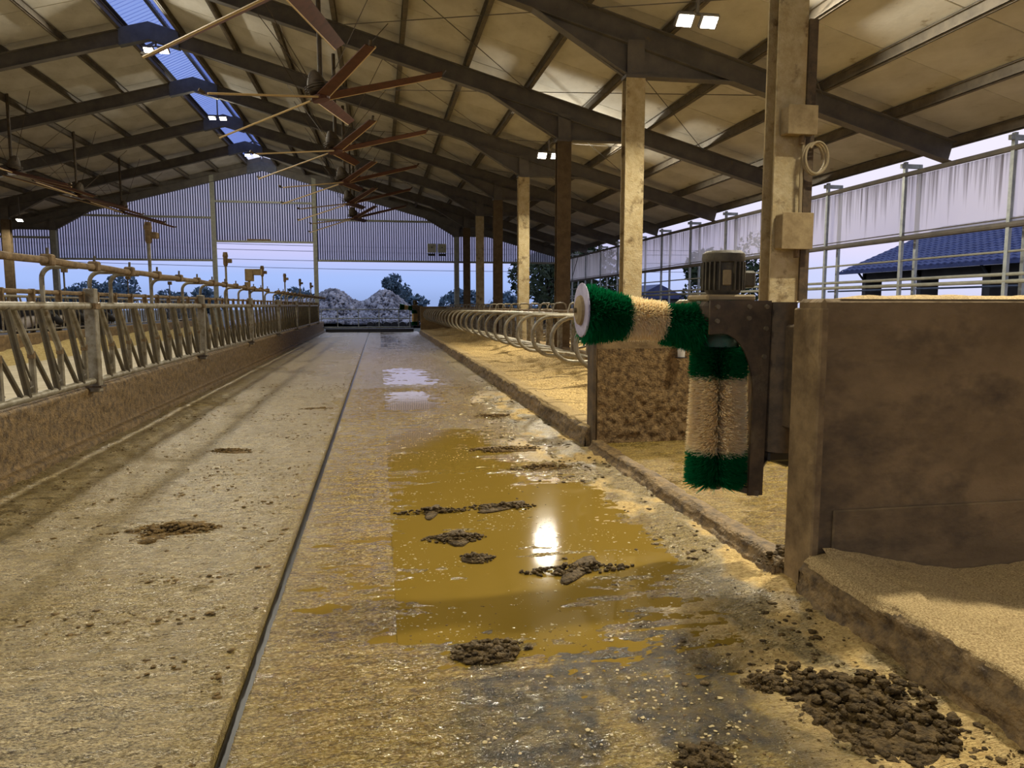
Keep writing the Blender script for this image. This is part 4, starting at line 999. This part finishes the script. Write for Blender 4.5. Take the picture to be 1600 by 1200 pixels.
clump(1.72, 2.18, 0.34, 0.42, 0.085, 1, 'largest rough manure heap by the near right kerb')
clump(-1.34, 4.9, 0.36, 0.20, 0.05, 2, 'flat manure pat left of the scraper channel', 'dung_dry')
clump(0.42, 2.9, 0.17, 0.11, 0.05, 3, 'dark wet manure lump at the near end of the puddle')
clump(0.46, 4.45, 0.20, 0.10, 0.035, 4, 'small manure lump in the puddle beside its left half')
clump(0.53, 4.05, 0.11, 0.08, 0.035, 5, 'round manure lump in the middle of the puddle')
clump(1.06, 3.78, 0.30, 0.07, 0.04, 6, 'long dark manure ridge across the puddle below the lamp reflection')
clump(0.35, 5.06, 0.24, 0.05, 0.035, 7, 'thin wet manure streak at the upper left of the puddle')
clump(0.86, 5.1, 0.28, 0.09, 0.03, 8, 'broken manure streak in the upper puddle')
clump(1.0, 2.05, 0.12, 0.10, 0.03, 9, 'small manure crumb pile at the bottom edge')
clump(1.42, 2.45, 0.09, 0.07, 0.04, 10, 'small manure lump left of the largest heap')
clump(1.45, 6.3, 0.3, 0.12, 0.03, 12, 'dark manure crumbs beside the stall kerb', 'dung_dry')
clump(1.25, 7.2, 0.4, 0.15, 0.03, 13, 'broad manure smear further up beside the stall kerb', 'dung_dry')
clump(2.22, 3.52, 0.2, 0.14, 0.12, 14, 'manure lump heaped behind the end of the tall wall', 'dung', 0.07)
clump(-1.5, 7.6, 0.3, 0.1, 0.03, 15, 'small manure smear far left on the alley', 'dung_dry')
clump(-0.9, 10.5, 0.3, 0.12, 0.03, 16, 'manure smear left of the channel in mid alley', 'dung_dry')
clump(1.5, 9.4, 0.35, 0.2, 0.035, 17, 'manure crumbs by the kerb beyond the crossover', 'dung_dry')

rg = np.random.default_rng(5)
def scatter(n, x0, x1, y0, y1, fn, s0, s1, flat, matn, name, label, cat, zoff=0.0):
    P = np.stack([rg.uniform(x0, x1, n), y0 + (y1 - y0) * rg.uniform(0, 1, n) ** 1.5, np.zeros(n)], -1)
    keep = fn(P[:, 0], P[:, 1]) > rg.uniform(0, 1, n); P = P[keep]
    # height of the floor relief under each crumb
    ix = np.clip(np.searchsorted(xs, P[:, 0]), 0, len(xs) - 1); iy = np.clip(np.searchsorted(ys, P[:, 1]), 0, len(ys) - 1)
    P[:, 2] = np.maximum(Z[iy, ix], -0.004) + zoff
    S = s0 + (s1 - s0) * rg.uniform(0, 1, len(P)) ** 3
    return tag(link(name, lumps(P, S, flat, rg, 0.3), matn), label, cat, kind='stuff')
scatter(11000, -2.9, -0.6, 1.7, 14, lambda x, y: sstep(0.44, 0.66, fbm(x * 1.6, y * 4.0, 201, 4)), 0.003, 0.016, 0.32, 'dung_dry', 'manure_crumbs', 'fine manure crumbs strewn over the left half of the alley', 'manure')
scatter(4200, 0.9, 2.0, 1.6, 14, lambda x, y: sstep(0.40, 0.62, fbm(x * 2.2, y * 2.6, 203, 4)) * sstep(0.9, 1.5, x), 0.003, 0.020, 0.4, 'dung', 'manure_crumbs', 'dark manure crumbs strewn along the stall kerb', 'manure')
scatter(11000, 0.06, 1.8, 2.0, 10, lambda x, y: sstep(0.46, 0.66, fbm(x * 3.0, y * 5.0, 205, 4)), 0.0015, 0.008, 0.25, 'froth', 'froth_flecks', 'pale froth and straw flecks floating on the puddle', 'froth', 0.001)
scatter(2600, 0.1, 2.0, 1.5, 3.4, lambda x, y: 0.3 + 0.7 * sstep(0.45, 0.6, fbm(x * 4, y * 4, 207, 4)), 0.002, 0.006, 0.4, 'dung_dry', 'sawdust_crumbs', 'sawdust crumbs scattered over the near dark floor', 'sawdust')

# ================================================================== OUTSIDE
# rubble heap beyond the gate
def heapz(x, y):
    return (2.45 * np.exp(-((x + 3.3) / 1.9) ** 2) + 2.45 * np.exp(-((x - 0.4) / 1.7) ** 2) + 0.8 * np.exp(-((x - 2.6) / 1.6) ** 2) + 1.8 * np.exp(-((x + 7) / 2.6) ** 2)) * np.exp(-((y - 59) / 4.5) ** 2)
xx = np.linspace(-13, 6, 90); yy = np.linspace(52.6, 68, 60); A, B = np.meshgrid(xx, yy)
hp = thing('rubble_heap', 'heap of grey broken stone beyond the far gate', 'heap', (-2, 59, 0))
link('heap_core', grid_mesh('heap_core', A, B, heapz(A, B) - 0.12), 'stone_base', hp)
bm = bmesh.new(); bmesh.ops.create_icosphere(bm, subdivisions=1, radius=1); bv = np.array([v.co[:] for v in bm.verts]); bf = [[v.index for v in f_.verts] for f_ in bm.faces]; bm.free()
V = []; Fc = []; n0 = 0
for i in range(5200):
    x = RNG.uniform(-11, 4.6); y = RNG.uniform(52.5, 62); z = float(heapz(x, y))
    if z < 0.12: continue
    s_ = RNG.uniform(0.06, 0.16); sc_ = RNG.uniform(0.6, 1.3, 3)
    ang = RNG.uniform(0, PI); c, s2 = math.cos(ang), math.sin(ang)
    p = bv * sc_ * s_ * (1 + RNG.uniform(-0.25, 0.25, (len(bv), 1))); p = np.stack([p[:, 0] * c - p[:, 1] * s2, p[:, 0] * s2 + p[:, 1] * c, p[:, 2]], 1) + (x, y, z)
    V += [tuple(q) for q in p]; Fc += [[k + n0 for k in f_] for f_ in bf]; n0 += len(bv)
mm = bpy.data.meshes.new('stones'); mm.from_pydata(V, [], Fc); mm.update()
tag(link('stones', mm, 'stone', hp), kind='stuff')
for i in range(6):
    tag(MB().tube([(-0.6 + i * 0.54, 50.6, 0.13), (-0.6 + i * 0.54, 51.8, 0.13)], 0.25, 12).build('dark_bale', 'rubber'), ORD[i] + ' dark bundle from the left in front of the rubble heap', 'bale', 'dark bundles before the heap')

# trees
def tree(x, y, h, rad, zc, n, matn, name, label, group, leaf=0.16, trunk=True):
    r = thing(name, label, 'tree', (x, y, 0), group=group)
    k = 7; cen = [(x + RNG.normal(0, rad * 0.45), y + RNG.normal(0, rad * 0.45), zc + RNG.normal(0, h * 0.16), rad * RNG.uniform(0.35, 0.6)) for _ in range(k)]
    V = []; Fq = []
    ci = RNG.integers(0, k, n)
    for i in range(n):
        cx, cy, cz, cr = cen[ci[i]]
        d = RNG.normal(0, 1, 3); d /= np.linalg.norm(d); q = cr * RNG.uniform(0.3, 1.0) ** 0.4
        p = np.array([cx, cy, max(0.25, cz)]) + d * q * np.array([1, 1, 0.85])
        if p[2] < 0.2: p[2] = 0.2 + RNG.uniform(0, 0.5)
        a = RNG.normal(0, 1, 3); a /= np.linalg.norm(a); b_ = np.cross(a, RNG.normal(0, 1, 3)); b_ /= np.linalg.norm(b_)
        s_ = leaf * RNG.uniform(0.6, 1.3); j = len(V)
        V += [tuple(p + a * s_), tuple(p + b_ * s_ * 0.5), tuple(p - a * s_), tuple(p - b_ * s_ * 0.5)]; Fq.append((j, j + 1, j + 2, j + 3))
    m = bpy.data.meshes.new('foliage'); m.from_pydata(V, [], Fq); m.update()
    tag(link('foliage', m, matn, r), kind='stuff')
    t = MB().tube([(x, y, -0.1), (x + 0.1, y, h * 0.3), (x, y + 0.1, zc)], [0.05 * rad + 0.05, 0.04 * rad + 0.04, 0.03], 8)
    for cx, cy, cz, cr in cen: t.tube([(x + 0.05, y, zc * 0.55), ((x + cx) / 2, (y + cy) / 2, (zc * 0.6 + cz) / 2 + 0.2), (cx, cy, cz)], [0.03 * rad, 0.02 * rad, 0.02], 6)
    t.build('trunk', 'bark', r)
tree(12.4, 54, 8, 5.0, 4.3, 9000, 'leaf', 'broadleaf_tree', 'large broadleaf tree outside the far curtain end', 'trees around the barn', 0.2)
tree(23.5, 51, 8, 3.6, 3.8, 4500, 'leaf', 'broadleaf_tree', 'smaller tree outside the curtain side, above the small house', 'trees around the barn', 0.19)
tree(-23.6, 70, 4.4, 3.0, 2.4, 3500, 'leaf_haze', 'round_bush', 'round bushy tree seen through the left opening', 'trees around the barn', 0.22)
tree(-18.5, 74, 3, 2.2, 1.5, 2000, 'leaf_haze', 'round_bush', 'low bush right of the round tree in the left opening', 'trees around the barn', 0.2)
tree(1.6, 78, 4.4, 2.0, 2.6, 1600, 'leaf_haze', 'round_bush', 'bush rising behind the right side of the rubble heap', 'trees around the barn', 0.2)
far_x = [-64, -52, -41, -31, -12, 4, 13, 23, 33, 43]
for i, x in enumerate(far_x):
    hh = RNG.uniform(3.0, 5.5); tree(x, 128 + RNG.uniform(-8, 8), hh, RNG.uniform(3.2, 4.6), hh * 0.45, 900, 'leaf_haze', 'distant_tree', ORD[i] + ' small hazy tree from the left on the horizon', 'distant trees on the horizon', 0.5)
tag(MB().prism([(4, 0), (60, 0), (60, 1.1), (50, 1.5), (30, 1.3), (16, 1.6), (4, 1.2)], 108, 111).build('hedge', 'leaf_haze'), 'long low hedge along the far field edge', 'hedge')

# blue-roofed barn to the right
bx0, by0, by1 = 26.0, 12.0, 37.7
bb = thing('blue_barn', 'open farm building with a blue tiled roof beyond the curtain side', 'building', (32, 25, 0))
nc = 17
cm = None
for i in range(nc):
    f0 = i / nc; f1 = (i + 1.15) / nc
    xa, za = bx0 - 0.3 + 6.3 * f0, 3.36 + 2.58 * f0; xb, zb_ = bx0 - 0.3 + 6.3 * f1, 3.36 + 2.58 * f1
    vs = []; fs = []; yy = np.arange(by0, by1 + 0.01, 0.1)
    for y in yy:
        wv = 0.035 * math.sin(y * 2 * PI / 0.42); vs += [(xa, y, za + 0.07 + wv), (xb, y, zb_ + 0.02 + wv), (xa, y, za + 0.0 + wv)]
    for j in range(len(yy) - 1): fs += [(3 * j, 3 * j + 1, 3 * j + 4, 3 * j + 3), (3 * j, 3 * j + 3, 3 * j + 5, 3 * j + 2)]
    MB().add(vs, fs).build('tile_course', 'tile_blue', bb, smooth=True)
MB().prism([(bx0 - 0.3, 3.32), (32, 5.9), (38.3, 3.32), (38.3, 3.22), (32, 5.8), (bx0 - 0.3, 3.22)], by0, by1).build('roof_deck', 'tile_blue', bb)
MB().box(bx0 - 0.4, bx0 - 0.28, by0, by1, 3.2, 3.36).build('gutter', 'tile_blue', bb)
MB().box(34.5, 34.8, by0, by1 - 0.5, 0, 3.3).build('back_wall', 'barn_wall', bb)
for y in np.arange(by1 - 1.0, by0, -4.2):
    MB().box(bx0 + 0.5, bx0 + 1.5, y - 0.15, y + 0.15, 0, 3.25).build('pillar', 'barn_wall', bb)
    MB().beam((bx0 + 0.1, y, 3.3), (bx0 + 0.7, y, 2.6), 0.08, 0.08).build('strut', 'steel_blue', bb)
MB().box(bx0 + 0.5, bx0 + 0.6, by0, by1 - 1, 2.75, 3.25).build('fascia', 'barn_wall', bb)
MB().tube([(bx0 - 1, by0, 2.25), (bx0 - 1, by1, 2.25)], 0.05, 6).build('rail', 'steel_blue', bb)
# small house far right
hs = thing('small_house', 'little house with a dark roof beyond the curtain side', 'building', (24, 62, 0))
MB().box(21.5, 26, 60, 64, 0, 2.1).build('wall', 'barn_wall', hs); MB().prism([(21.2, 2.05), (23.7, 3.3), (26.4, 2.05)], 59.7, 64.3).build('roof', 'tile_blue', hs)
MB().box(22.2, 23.0, 59.96, 60.02, 0.8, 1.6).build('window', 'rubber', hs)
# overhead lines
for i, (z0, z1) in enumerate(((9.6, 9.0), (8.9, 8.4), (7.7, 7.3), (6.9, 6.1))):
    tag(MB().tube([(x, 95, z0 + (z1 - z0) * (x + 45) / 90 + ((x / 45) ** 2 - 1) * 0.5) for x in np.linspace(-45, 45, 19)], 0.035, 5).build('power_line', 'wire'), ['highest', 'second highest', 'third highest', 'lowest'][i] + ' overhead power line crossing the evening sky', 'power line', 'overhead power lines')
